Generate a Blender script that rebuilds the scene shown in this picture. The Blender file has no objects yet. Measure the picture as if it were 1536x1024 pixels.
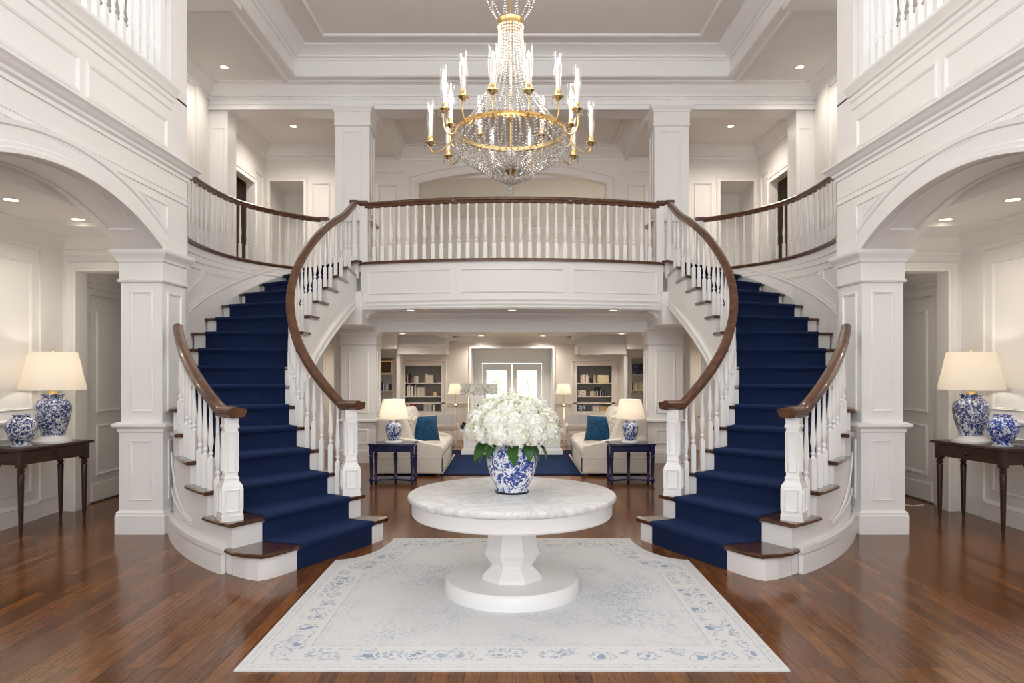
import bpy, bmesh, math, random
from mathutils import Vector, Matrix
R = random.Random(7)
PI = math.pi
sc = bpy.context.scene
col = sc.collection
# ------------------------------------------------------------------ materials
def mat(name, base=(.8,.8,.8), rough=.5, metal=0, coat=0, trans=0, ior=1.45, emis=None, estr=0, sheen=0, spec=.5):
    m = bpy.data.materials.new(name); m.use_nodes = True
    b = m.node_tree.nodes['Principled BSDF']
    b.inputs['Base Color'].default_value = (*base, 1)
    b.inputs['Roughness'].default_value = rough
    b.inputs['Metallic'].default_value = metal
    b.inputs['Coat Weight'].default_value = coat
    b.inputs['Coat Roughness'].default_value = .05
    b.inputs['Transmission Weight'].default_value = trans
    b.inputs['IOR'].default_value = ior
    b.inputs['Sheen Weight'].default_value = sheen
    b.inputs['Specular IOR Level'].default_value = spec
    if emis: b.inputs['Emission Color'].default_value = (*emis, 1); b.inputs['Emission Strength'].default_value = estr
    return m
class NT:
    def __init__(s, m): s.t = m.node_tree; s.b = s.t.nodes['Principled BSDF']
    def n(s, ty, ins=None, **kw):
        x = s.t.nodes.new(ty)
        for k, v in kw.items(): setattr(x, k, v)
        for k, v in (ins or {}).items():
            if isinstance(v, bpy.types.NodeSocket): s.t.links.new(v, x.inputs[k])
            else: x.inputs[k].default_value = v
        return x
    def math(s, op, a, b=0.0, clamp=False):
        x = s.n('ShaderNodeMath', {0: a, 1: b}, operation=op); x.use_clamp = clamp; return x.outputs[0]
    def mix(s, f, a, b):
        x = s.n('ShaderNodeMix', data_type='RGBA')
        for i, v in ((0, f), (6, a), (7, b)):
            if isinstance(v, bpy.types.NodeSocket): s.t.links.new(v, x.inputs[i])
            elif i == 0: x.inputs[0].default_value = v
            else: x.inputs[i].default_value = (*v, 1)
        return x.outputs[2]
    def ramp(s, f, stops):
        x = s.n('ShaderNodeValToRGB', {0: f}); e = x.color_ramp.elements
        while len(e) < len(stops): e.new(.5)
        for q, (p, c) in zip(e, stops): q.position = p; q.color = (*c, 1) if len(c) == 3 else c
        return x.outputs[0]
    def coord(s, scale=(1,1,1), rot=(0,0,0), kind='Object'):
        c = s.n('ShaderNodeTexCoord').outputs[kind]
        return s.n('ShaderNodeMapping', {0: c, 3: scale, 2: rot}).outputs[0]
    def base(s, c): s.t.links.new(c, s.b.inputs['Base Color'])
    def bump(s, h, st=.3, d=.01):
        x = s.n('ShaderNodeBump', {'Height': h, 'Strength': st, 'Distance': d}); s.t.links.new(x.outputs[0], s.b.inputs['Normal'])
M = {}
def paint(name, c, rough=.4):
    m = mat(name, c, rough); q = NT(m)
    nz = q.n('ShaderNodeTexNoise', {'Vector': q.coord(), 'Scale': 3.0, 'Detail': 3.0}).outputs[0]
    q.base(q.mix(nz, tuple(v*.985 for v in c), c)); return m
M['white'] = paint('white_trim_paint', (.88,.878,.87), .36)
M['wall'] = paint('warm_white_wall_paint', (.85,.838,.815), .5)
M['greige'] = paint('greige_wall_paint', (.72,.665,.61), .55)
M['ceil'] = paint('ceiling_paint', (.87,.86,.845), .6)
M['ceilw'] = paint('ceiling_white', (.85,.84,.83), .5)
M['grey'] = paint('grey_shelf_paint', (.30,.29,.27), .6)
M['darkroom'] = paint('olive_room_paint', (.38,.33,.24), .6)
def wood(name, c1, c2, rough, scale=(1.5,14,14), coat=.3):
    m = mat(name, c1, rough, coat=coat); q = NT(m)
    nz = q.n('ShaderNodeTexNoise', {'Vector': q.coord(scale), 'Scale': 2.0, 'Detail': 6.0, 'Distortion': .6}).outputs[0]
    q.base(q.ramp(nz, [(.3, c2), (.7, c1)])); return m
M['rail'] = wood('walnut_handrail', (.15,.060,.024), (.055,.020,.009), .34, (6,6,6), .2)
M['tread'] = wood('walnut_tread', (.12,.045,.018), (.035,.012,.006), .2, (5,5,5), .6)
M['mahog'] = wood('dark_mahogany', (.055,.018,.009), (.016,.006,.003), .36, (4,4,14), .12)
M['navyw'] = wood('navy_lacquer', (.012,.02,.10), (.006,.01,.06), .25, (4,4,4), .4)
# floor boards
m = M['floor'] = mat('oak_floor', (.2,.08,.03), .2, spec=.45); q = NT(m)
co = q.coord(rot=(0,0,PI/2))
br = q.n('ShaderNodeTexBrick', {'Vector': co, 'Color1': (0,0,0,1), 'Color2': (1,1,1,1), 'Mortar': (.5,.5,.5,1), 'Scale': 1.0, 'Mortar Size': .0012, 'Brick Width': 1.35, 'Row Height': .088, 'Bias': 0.0}, offset=.37)
g = q.n('ShaderNodeTexNoise', {'Vector': q.coord((26,1.6,1)), 'Scale': 2.2, 'Detail': 8.0, 'Roughness': .65, 'Distortion': 1.4}).outputs[0]
big = q.n('ShaderNodeTexNoise', {'Vector': q.coord((.7,.5,1)), 'Scale': 1.0, 'Detail': 2.0}).outputs[0]
cA = q.ramp(g, [(.28, (.105,.036,.009)), (.52, (.20,.075,.019)), (.76, (.30,.124,.038))])
f = q.n('ShaderNodeRGBToBW', {0: br.outputs[0]}).outputs[0]
cB = q.n('ShaderNodeMix', data_type='RGBA', blend_type='MULTIPLY'); cB.inputs[0].default_value = 1
q.t.links.new(cA, cB.inputs[6])
q.t.links.new(q.ramp(q.math('ADD', q.math('MULTIPLY', f, .7), q.math('MULTIPLY', big, .3)), [(.1, (.50,.46,.43)), (.9, (1.2,1.2,1.2))]), cB.inputs[7])
q.base(q.mix(br.outputs[1], cB.outputs[2], (.02,.008,.004)))
q.t.links.new(q.math('ADD', q.math('MULTIPLY', g, .12), .12), q.b.inputs['Roughness'])
q.bump(q.math('SUBTRACT', q.math('MULTIPLY', g, .15), br.outputs[1]), .12, .002)
def fabric(name, c, scale=350, st=.4, var=.15, sheen=.2, rough=.95):
    m = mat(name, c, rough, sheen=sheen, spec=.1); q = NT(m)
    nz = q.n('ShaderNodeTexNoise', {'Vector': q.coord(), 'Scale': scale*1.0, 'Detail': 2.0}).outputs[0]
    q.base(q.ramp(nz, [(.3, tuple(v*(1-var) for v in c)), (.7, tuple(min(1, v*(1+var)) for v in c))])); q.bump(nz, st, .003); return m
M['carpet'] = fabric('navy_carpet', (.0105,.0205,.062), 300, .6, .35, .12)
M['carpet'].node_tree.nodes['Principled BSDF'].inputs['Sheen Tint'].default_value = (.22,.38,1,1)
M['navyrug'] = fabric('navy_rug', (.018,.035,.10), 60, .6, .6, 0)
M['rugdark'] = fabric('dark_rug_border', (.010,.014,.035), 120, .5, .3, 0)
M['linen'] = fabric('cream_linen', (.70,.66,.60), 90, .5, .12)
M['cush'] = fabric('cream_cushion', (.76,.715,.65), 40, .6, .1)
M['shade'] = fabric('shade_linen', (.86,.80,.70), 300, .1, .03)
M['gold'] = mat('aged_brass', (.72,.50,.22), .25, 1)
M['chrome'] = mat('satin_nickel', (.55,.53,.5), .25, 1)
M['black'] = mat('black_lacquer', (.012,.012,.016), .3)
M['crystal'] = mat('cut_crystal', (.80,.775,.75), .08, trans=.5, ior=1.5, coat=.6)
M['glass'] = mat('clear_glass', (1,1,1), .01, trans=1, ior=1.45)
M['candle'] = mat('white_candle_sleeve', (.74,.72,.69), .5)
M['bulb'] = mat('glowing_bulb', (1,.9,.7), .4, emis=(1,.86,.66), estr=3.2)
M['lens'] = mat('downlight_lens', (1,.9,.7), .4, emis=(1,.84,.60), estr=4)
M['leaf'] = mat('hydrangea_leaf', (.035,.12,.015), .4, sheen=.1)
M['hedge'] = fabric('garden_foliage', (.50,.62,.36), 3, .2, .35)
M['ground'] = fabric('lawn', (.25,.36,.14), 8, .2, .3)
# thin pane glass: lets daylight straight through
m = M['pane'] = bpy.data.materials.new('window_pane'); m.use_nodes = True; t = m.node_tree; t.nodes.clear()
o_ = t.nodes.new('ShaderNodeOutputMaterial'); mx = t.nodes.new('ShaderNodeMixShader'); tr = t.nodes.new('ShaderNodeBsdfTransparent'); gl = t.nodes.new('ShaderNodeBsdfGlossy')
gl.inputs['Roughness'].default_value = .02; mx.inputs[0].default_value = .07
t.links.new(tr.outputs[0], mx.inputs[1]); t.links.new(gl.outputs[0], mx.inputs[2]); t.links.new(mx.outputs[0], o_.inputs[0])
def thin(name, fac):
    m2 = m.copy(); m2.name = name
    for n_ in m2.node_tree.nodes:
        if n_.type == 'MIX_SHADER': n_.inputs[0].default_value = fac
    return m2
M['hurr'] = thin('hurricane_glass', .06)
# lamp shade translucent
m = M['lampshade'] = mat('warm_lamp_shade', (.92,.89,.83), .8); q = NT(m)
tl = q.n('ShaderNodeBsdfTranslucent', {'Color': (1,.95,.87,1)}); mxs = q.n('ShaderNodeMixShader', {0: .5})
out = [n for n in q.t.nodes if n.type == 'OUTPUT_MATERIAL'][0]
q.t.links.new(q.b.outputs[0], mxs.inputs[1]); q.t.links.new(tl.outputs[0], mxs.inputs[2]); q.t.links.new(mxs.outputs[0], out.inputs[0])
# porcelain
def porcelain(name, seed, blue=(.008,.028,.20), thr=.69, scale=10):
    m = mat(name, (.8,.82,.86), .12, coat=.6); q = NT(m)
    c = q.n('ShaderNodeTexCoord').outputs['Object']
    c = q.n('ShaderNodeMapping', {0: c, 1: (seed, seed*.7, 0)}).outputs[0]
    d = q.n('ShaderNodeTexNoise', {'Vector': c, 'Scale': scale*1.2, 'Detail': 2.0}).outputs[1]
    dv = q.n('ShaderNodeVectorMath', {0: d, 1: (.16,.16,.16)}, operation='MULTIPLY').outputs[0]
    cc = q.n('ShaderNodeVectorMath', {0: c, 1: dv}, operation='ADD').outputs[0]
    v = q.n('ShaderNodeTexVoronoi', {'Vector': cc, 'Scale': scale*2.6}, feature='F1').outputs[0]
    n1 = q.n('ShaderNodeTexNoise', {'Vector': c, 'Scale': scale*1.0, 'Detail': 4.0, 'Distortion': 1.5}).outputs[0]
    n2 = q.n('ShaderNodeTexNoise', {'Vector': c, 'Scale': scale*4.5, 'Detail': 3.0, 'Distortion': 1.2}).outputs[0]
    a = q.ramp(q.math('ADD', q.math('MULTIPLY', v, .55), q.math('MULTIPLY', n1, .75)), [(thr-.03, (0,0,0)), (thr+.03, (1,1,1))])
    b = q.ramp(n2, [(.565, (0,0,0)), (.61, (1,1,1))])
    k = q.math('SUBTRACT', q.math('MAXIMUM', a, b), q.math('MULTIPLY', a, q.math('MULTIPLY', b, .85)), True)
    shade = q.mix(n2, blue, (blue[0]*3.5, blue[1]*3.2, min(1, blue[2]*1.9)))
    q.base(q.mix(k, shade, (.80,.83,.87))); return m
M['porc'] = porcelain('blue_white_porcelain', 3.1)
M['porc2'] = porcelain('blue_white_porcelain_fine', 7.7, (.006,.020,.13), .72, 12)
M['porc3'] = porcelain('deep_blue_porcelain', 1.3, (.006,.03,.26), .72, 10)
# marble
m = M['marble'] = mat('white_marble', (.82,.82,.82), .3, spec=.35); q = NT(m)
n1 = q.n('ShaderNodeTexNoise', {'Vector': q.coord(), 'Scale': 2.2, 'Detail': 10.0, 'Roughness': .62, 'Distortion': 2.2}).outputs[0]
n2 = q.n('ShaderNodeTexNoise', {'Vector': q.coord((1,2.2,1), (0,0,.6)), 'Scale': 5.0, 'Detail': 8.0, 'Distortion': 1.5}).outputs[0]
v1 = q.math('ABSOLUTE', q.math('SUBTRACT', n1, .5)); v2 = q.math('ABSOLUTE', q.math('SUBTRACT', n2, .5))
v = q.math('MINIMUM', q.math('MULTIPLY', v1, 1.0), q.math('ADD', q.math('MULTIPLY', v2, 1.6), .008))
q.base(q.ramp(v, [(0, (.60,.61,.63)), (.02, (.76,.765,.775)), (.08, (.85,.85,.855))]))
# entry rug
m = M['rug'] = fabric('faded_blue_cream_rug', (.70,.70,.70), 180, .35); q = NT(m)
RX, RY0, RY1 = 1.56, 3.99, 7.09
xyz = q.n('ShaderNodeSeparateXYZ', {0: q.n('ShaderNodeTexCoord').outputs['Object']})
X, Y = xyz.outputs[0], xyz.outputs[1]; RC = (RY0+RY1)/2; RH = (RY1-RY0)/2
dx = q.math('SUBTRACT', RX, q.math('ABSOLUTE', X)); dy = q.math('SUBTRACT', RH, q.math('ABSOLUTE', Y))
corner = q.math('MULTIPLY', q.math('LESS_THAN', Y, 9.0), 1.0)
# concave notched back corners: distance to an ellipse centred at the corner
ex = q.math('DIVIDE', dx, .385); ey = q.math('DIVIDE', q.math('SUBTRACT', RH, Y), .80)
er = q.math('MULTIPLY', q.math('SUBTRACT', q.math('SQRT', q.math('ADD', q.math('MULTIPLY', ex, ex), q.math('MULTIPLY', ey, ey))), 1.0), .45)
D = q.math('MINIMUM', q.math('MINIMUM', dx, dy), er)
nz = q.n('ShaderNodeTexNoise', {'Vector': q.coord(), 'Scale': 11.0, 'Detail': 5.0, 'Distortion': 2.5}).outputs[0]
nf = q.n('ShaderNodeTexNoise', {'Vector': q.coord(), 'Scale': 38.0, 'Detail': 4.0, 'Distortion': 1.5}).outputs[0]
fade = q.n('ShaderNodeTexNoise', {'Vector': q.coord(), 'Scale': 1.6, 'Detail': 3.0}).outputs[0]
def band(a, b, sft=.006):
    return q.math('MULTIPLY', q.math('DIVIDE', q.math('SUBTRACT', D, a), sft, True), q.math('DIVIDE', q.math('SUBTRACT', b, D), sft, True), True)
vor = q.n('ShaderNodeTexVoronoi', {'Vector': q.coord(), 'Scale': 6.5, 'Randomness': .55}, feature='F1').outputs[0]
vr = q.ramp(q.math('ADD', q.math('MULTIPLY', vor, .8), q.math('MULTIPLY', nz, .6)), [(.42, (1,1,1)), (.50, (.0,.0,.0)), (.60, (.0,.0,.0)), (.64, (.7,.7,.7)), (.70, (0,0,0))])
lines = q.math('ADD', q.math('ADD', band(.065,.078), band(.335,.350)), q.math('MULTIPLY', band(.385,.395), .8))
lines = q.math('MULTIPLY', lines, q.ramp(nf, [(.40, (.1,.1,.1)), (.6, (1,1,1))]))
orn = q.math('MULTIPLY', band(.11,.31,.02), vr)
fld = q.math('MULTIPLY', q.math('DIVIDE', q.math('SUBTRACT', D, .40), .02, True), q.math('MULTIPLY', q.ramp(nf, [(.47, (0,0,0)), (.58, (1,1,1))]), q.ramp(q.math('ADD', fade, q.math('MULTIPLY', nz, .25)), [(.52, (.06,.06,.06)), (.74, (.75,.75,.75))])))
dots = q.math('MULTIPLY', q.math('ADD', band(.02,.055), band(.352,.383)), q.ramp(nf, [(.5, (0,0,0)), (.56, (.4,.4,.4))]))
tot = q.math('MULTIPLY', q.math('ADD', q.math('ADD', lines, q.math('MULTIPLY', orn, 1.5)), q.math('ADD', q.math('MULTIPLY', fld, .8), dots)), .9, True)
ground = q.mix(nz, (.67,.68,.69), (.75,.755,.76))
q.base(q.mix(q.math('MULTIPLY', tot, q.ramp(fade, [(.3, (.6,.6,.6)), (.6, (1,1,1))])), ground, (.22,.31,.45)))
# hydrangea petals
m = M['petal'] = mat('hydrangea_petals', (.88,.90,.80), .6); q = NT(m)
q.b.inputs['Subsurface Weight'].default_value = 0
nz = q.n('ShaderNodeTexNoise', {'Vector': q.coord(), 'Scale': 14.0, 'Detail': 1.0}).outputs[0]
q.base(q.ramp(nz, [(.28, (.84,.87,.62)), (.42, (.93,.94,.86)), (.7, (.97,.97,.93))]))
m = M['pillow'] = fabric('blue_patterned_velvet', (.01,.07,.20), 200, .3); q = NT(m)
nz = q.n('ShaderNodeTexNoise', {'Vector': q.coord(), 'Scale': 16.0, 'Detail': 3.0, 'Distortion': 3.0}).outputs[0]
q.base(q.ramp(nz, [(.45, (.004,.028,.085)), (.5, (.03,.13,.23)), (.56, (.005,.035,.10)), (.66, (.012,.07,.16))]))
m = M['knit'] = fabric('cream_textured_knit', (.74,.68,.60), 30, .8); q = NT(m)
nz = q.n('ShaderNodeTexVoronoi', {'Vector': q.coord(), 'Scale': 22.0}).outputs[0]; q.bump(nz, .9, .03)
# ------------------------------------------------------------------ mesh builder
def lerp(a, b, t): return a+(b-a)*t
class MB:
    def __init__(s): s.v = []; s.f = []
    def add(s, vs, fs):
        o = len(s.v); s.v += [tuple(v) for v in vs]; s.f += [tuple(i+o for i in f) for f in fs]; return s
    def box(s, x0, x1, y0, y1, z0, z1):
        return s.add([(x0,y0,z0),(x1,y0,z0),(x1,y1,z0),(x0,y1,z0),(x0,y0,z1),(x1,y0,z1),(x1,y1,z1),(x0,y1,z1)],
                     [(3,2,1,0),(4,5,6,7),(0,1,5,4),(1,2,6,5),(2,3,7,6),(3,0,4,7)])
    def cbox(s, c, d, rz=0):
        n = len(s.v); s.box(-d[0]/2,d[0]/2,-d[1]/2,d[1]/2,-d[2]/2,d[2]/2); ca, sa = math.cos(rz), math.sin(rz)
        for i in range(n, len(s.v)):
            x, y, z = s.v[i]; s.v[i] = (c[0]+x*ca-y*sa, c[1]+x*sa+y*ca, c[2]+z)
        return s
    def prism(s, poly, z0, z1):
        n = len(poly); zb = z0 if isinstance(z0, (list, tuple)) else [z0]*n
        vs = [(p[0],p[1],z) for p, z in zip(poly, zb)]+[(p[0],p[1],z1) for p in poly]
        return s.add(vs, [tuple(range(n))[::-1], tuple(range(n, 2*n))]+[(i,(i+1)%n,n+(i+1)%n,n+i) for i in range(n)])
    def lathe(s, prof, n=32, c=(0,0,0), a0=0, capb=True, capt=True):
        o = len(s.v)
        for r, z in prof:
            for i in range(n):
                a = a0+2*PI*i/n; s.v.append((c[0]+r*math.cos(a), c[1]+r*math.sin(a), c[2]+z))
        for j in range(len(prof)-1):
            for i in range(n):
                k = (i+1) % n; s.f.append((o+j*n+i, o+j*n+k, o+(j+1)*n+k, o+(j+1)*n+i))
        if capb: s.f.append(tuple(o+i for i in range(n))[::-1])
        if capt: s.f.append(tuple(o+(len(prof)-1)*n+i for i in range(n)))
        return s
    def sweep(s, path, prof, N=(0,0,1), closed=False, cprof=True, cap=True):
        P = [Vector(p) for p in path]; N = Vector(N).normalized(); n = len(P); o = len(s.v); k = len(prof)
        for i in range(n):
            ts = []
            if closed or i > 0: ts.append(P[i]-P[i-1])
            if closed or i < n-1: ts.append(P[(i+1) % n]-P[i])
            bs = []
            for t in ts:
                t = t-N*t.dot(N)
                if t.length > 1e-7: bs.append(N.cross(t.normalized()))
            b = bs[0] if len(bs) == 1 else (bs[0]+bs[1])
            if len(bs) == 2: b = b.normalized(); b = b/max(.35, b.dot(bs[0]))
            for (a_, b_) in prof: s.v.append(tuple(P[i]+N*a_+b*b_))
        for i in range(n if closed else n-1):
            j = (i+1) % n
            for m_ in range(k if cprof else k-1):
                q_ = (m_+1) % k; s.f.append((o+i*k+m_, o+i*k+q_, o+j*k+q_, o+j*k+m_))
        if cap and cprof and not closed:
            s.f.append(tuple(o+i for i in range(k))[::-1]); s.f.append(tuple(o+(n-1)*k+i for i in range(k)))
        return s
    def tube(s, path, r, n=8, cap=True):
        P = [Vector(p) for p in path]; o = len(s.v); up = Vector((0,0,1)); last = None
        rr = r if isinstance(r, (list, tuple)) else [r]*len(P)
        for i, p in enumerate(P):
            t = (P[min(i+1, len(P)-1)]-P[max(i-1, 0)]).normalized()
            x = (up.cross(t) if abs(t.z) < .95 else Vector((1,0,0)).cross(t)) if last is None else last-t*last.dot(t)
            x.normalize(); last = x; y = t.cross(x)
            for j in range(n):
                a = 2*PI*j/n; s.v.append(tuple(p+x*math.cos(a)*rr[i]+y*math.sin(a)*rr[i]))
        for i in range(len(P)-1):
            for j in range(n):
                k = (j+1) % n; s.f.append((o+i*n+j, o+i*n+k, o+(i+1)*n+k, o+(i+1)*n+j))
        if cap: s.f.append(tuple(o+j for j in range(n))[::-1]); s.f.append(tuple(o+(len(P)-1)*n+j for j in range(n)))
        return s
    def sphere(s, c, r, n=10, m_=6, sz=1):
        prof = [(max(1e-4, r*math.sin(PI*j/m_)), -r*sz*math.cos(PI*j/m_)) for j in range(m_+1)]
        return s.lathe(prof, n, c)
    def grid(s, fn, nu, nv, th=None):
        o = len(s.v)
        for i in range(nu+1):
            for j in range(nv+1): s.v.append(tuple(fn(i/nu, j/nv)))
        for i in range(nu):
            for j in range(nv):
                a = o+i*(nv+1)+j; s.f.append((a, a+nv+1, a+nv+2, a+1))
        return s
    def panel(s, P, U, V, w, h, N, pw=.035, pd=.018):
        P, U, V = Vector(P), Vector(U), Vector(V)
        pts = [P, P+U*w, P+U*w+V*h, P+V*h]
        return s.sweep(pts, [(-.004,-pw/2),(pd*.6,-pw/2),(pd,-pw*.2),(pd*.55,pw*.1),(pd*.75,pw*.3),(-.004,pw/2)], N, True)
    def mesh(s, name, material, S=1, ang=35, smooth=True):
        me = bpy.data.meshes.new(name)
        vs = [(x*S, y, z) for x, y, z in s.v] if S < 0 else s.v
        me.from_pydata(vs, [], s.f); 
        bm = bmesh.new(); bm.from_mesh(me); bmesh.ops.recalc_face_normals(bm, faces=bm.faces); bm.to_mesh(me); bm.free()
        me.materials.append(M[material] if isinstance(material, str) else material)
        if smooth: me.shade_smooth(); me.set_sharp_from_angle(angle=math.radians(ang))
        return me
    def build(s, name, material, parent=None, S=1, loc=None, ang=35, **tags):
        me = s.mesh(name, material, S, ang); return link(name, me, parent, loc, **tags)
def link(name, me, parent=None, loc=None, rz=0, **tags):
    o = bpy.data.objects.new(name, me); col.objects.link(o)
    if parent is not None: o.parent = parent
    if loc is not None: o.location = loc
    if rz: o.rotation_euler.z = rz
    for k, v in tags.items(): o[k] = v
    return o
def thing(name, label, cat, loc=(0,0,0), rz=0, group=None):
    o = bpy.data.objects.new(name, None); o.empty_display_size = .1; col.objects.link(o); o.location = loc; o.rotation_euler.z = rz
    o['label'] = label; o['category'] = cat
    if group: o['group'] = group
    return o
def copy_tree(o, parent=None):
    c = o.copy(); col.objects.link(c)
    if parent is not None: c.parent = parent
    for ch in list(o.children): copy_tree(ch, c)
    return c
def rbox(dx, dy, dz, r, segs=3):
    bm = bmesh.new(); bmesh.ops.create_cube(bm, size=1)
    for v in bm.verts: v.co = Vector((v.co.x*dx, v.co.y*dy, v.co.z*dz))
    bmesh.ops.bevel(bm, geom=list(bm.edges), offset=r, segments=segs, profile=.5, affect='EDGES')
    mb = MB(); mb.v = [tuple(v.co) for v in bm.verts]; mb.f = [tuple(v.index for v in f_.verts) for f_ in bm.faces]; bm.free(); return mb
def struct(mb, name, material, S=1, **kw): return mb.build(name, material, None, S, kind='structure', **kw)
ntrim = [0]
def trim(mb, material='white', S=1):
    ntrim[0] += 1; return struct(mb, 'trim_%d' % ntrim[0], material, S)
CAM_H = 1.70
# ------------------------------------------------------------------ curves of the stair (plan), u = step number
CI = [(-2.53132157,-.2856408,.98156078,-.36632867,-.31011187), (8.42039221,1.50363364,-.04929348,.65317154,.93951494)]
CO = [(-3.92412701,-.98613878,1.29241579,.1557218,-.16954579), (8.32649259,3.43360958,.25438424,-.01753057,.47639032)]
RH_ = .2153
def ev(c, u):
    t = (u-8.5)/7.5; return sum(a*t**i for i, a in enumerate(c))
def IN(u): return Vector((ev(CI[0], u), ev(CI[1], u)))
def OU(u): return Vector((ev(CO[0], u), ev(CO[1], u)))
PIER = (-4.04, -3.59, 7.32, 7.86)
GAL = RH_*16
TL = [.76,.76,.788,.785,.775,.78,.795,.815,.84,.852,.87,.89,.91,.935,.95,.95,.95,.95]
TR = [.175,.175,.135,.119,.118,.119,.113,.108,.105,.10,.112,.13,.14,.14,.14,.14,.14,.14]
def li(T, u):
    i = int(max(0, min(16, math.floor(u)))); return lerp(T[i], T[i+1], max(0, min(1, u-i)))
GC = [(-3.98,7.9),(-4.15,8.75),(-4.30,9.3),(-4.38,9.75),(-4.41,10.2),(-4.40,10.65),(-4.34,11.1),(-4.2,11.52),(-3.97,11.93),(-3.65,12.33),(-3.33,12.58)]  # u = 7..17
def cr(P, t):
    n = len(P)-1; i = int(max(0, min(n-1, math.floor(t)))); f_ = t-i
    p = [Vector(P[max(0, min(n, i+k))]) for k in (-1,0,1,2)]
    return .5*((2*p[1])+(p[2]-p[0])*f_+(2*p[0]-5*p[1]+4*p[2]-p[3])*f_**2+(3*p[1]-p[0]-3*p[2]+p[3])*f_**3)
def GV(u): return cr(GC, u-7)
def OW(u):  # outer edge, kept on the hall side of the pier
    p = OU(u)
    if p.x < -3.585 and p.y < 7.95:
        a = IN(u); p = a.lerp(p, (-3.585-a.x)/(p.x-a.x))
    return p
# ---- shared baluster meshes (unit height, scaled in z)
def baluster_mesh(block, name, w=.021):
    mb = MB(); b = block
    mb.box(-w,w,-w,w,0,b)
    pr = [(w,b),(w*.55,b+.02),(w*.55,b+.03),(w*.95,b+.045),(w*.95,b+.06),(w*.5,b+.075),(w*.62,b+.10),(w*1.12,b+.17),(w*1.15,b+.20),(w*.95,b+.28),(w*.66,b+.42),(w*.58,.93),(w*.8,.945),(w*.8,1.0)]
    mb.lathe(pr, 10, capb=True)
    return mb.mesh(name, 'white')
BAL = baluster_mesh(.28, 'baluster')
BAL2 = baluster_mesh(.36, 'stair_baluster', .0225)
RAILP = [(-.052,-.022),(-.048,-.034),(-.02,-.030),(-.008,-.042),(.012,-.042),(.026,-.030),(.032,-.012),(.032,.012),(.026,.030),(.012,.042),(-.008,.042),(-.02,.030),(-.048,.034),(-.052,.022)]
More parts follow.
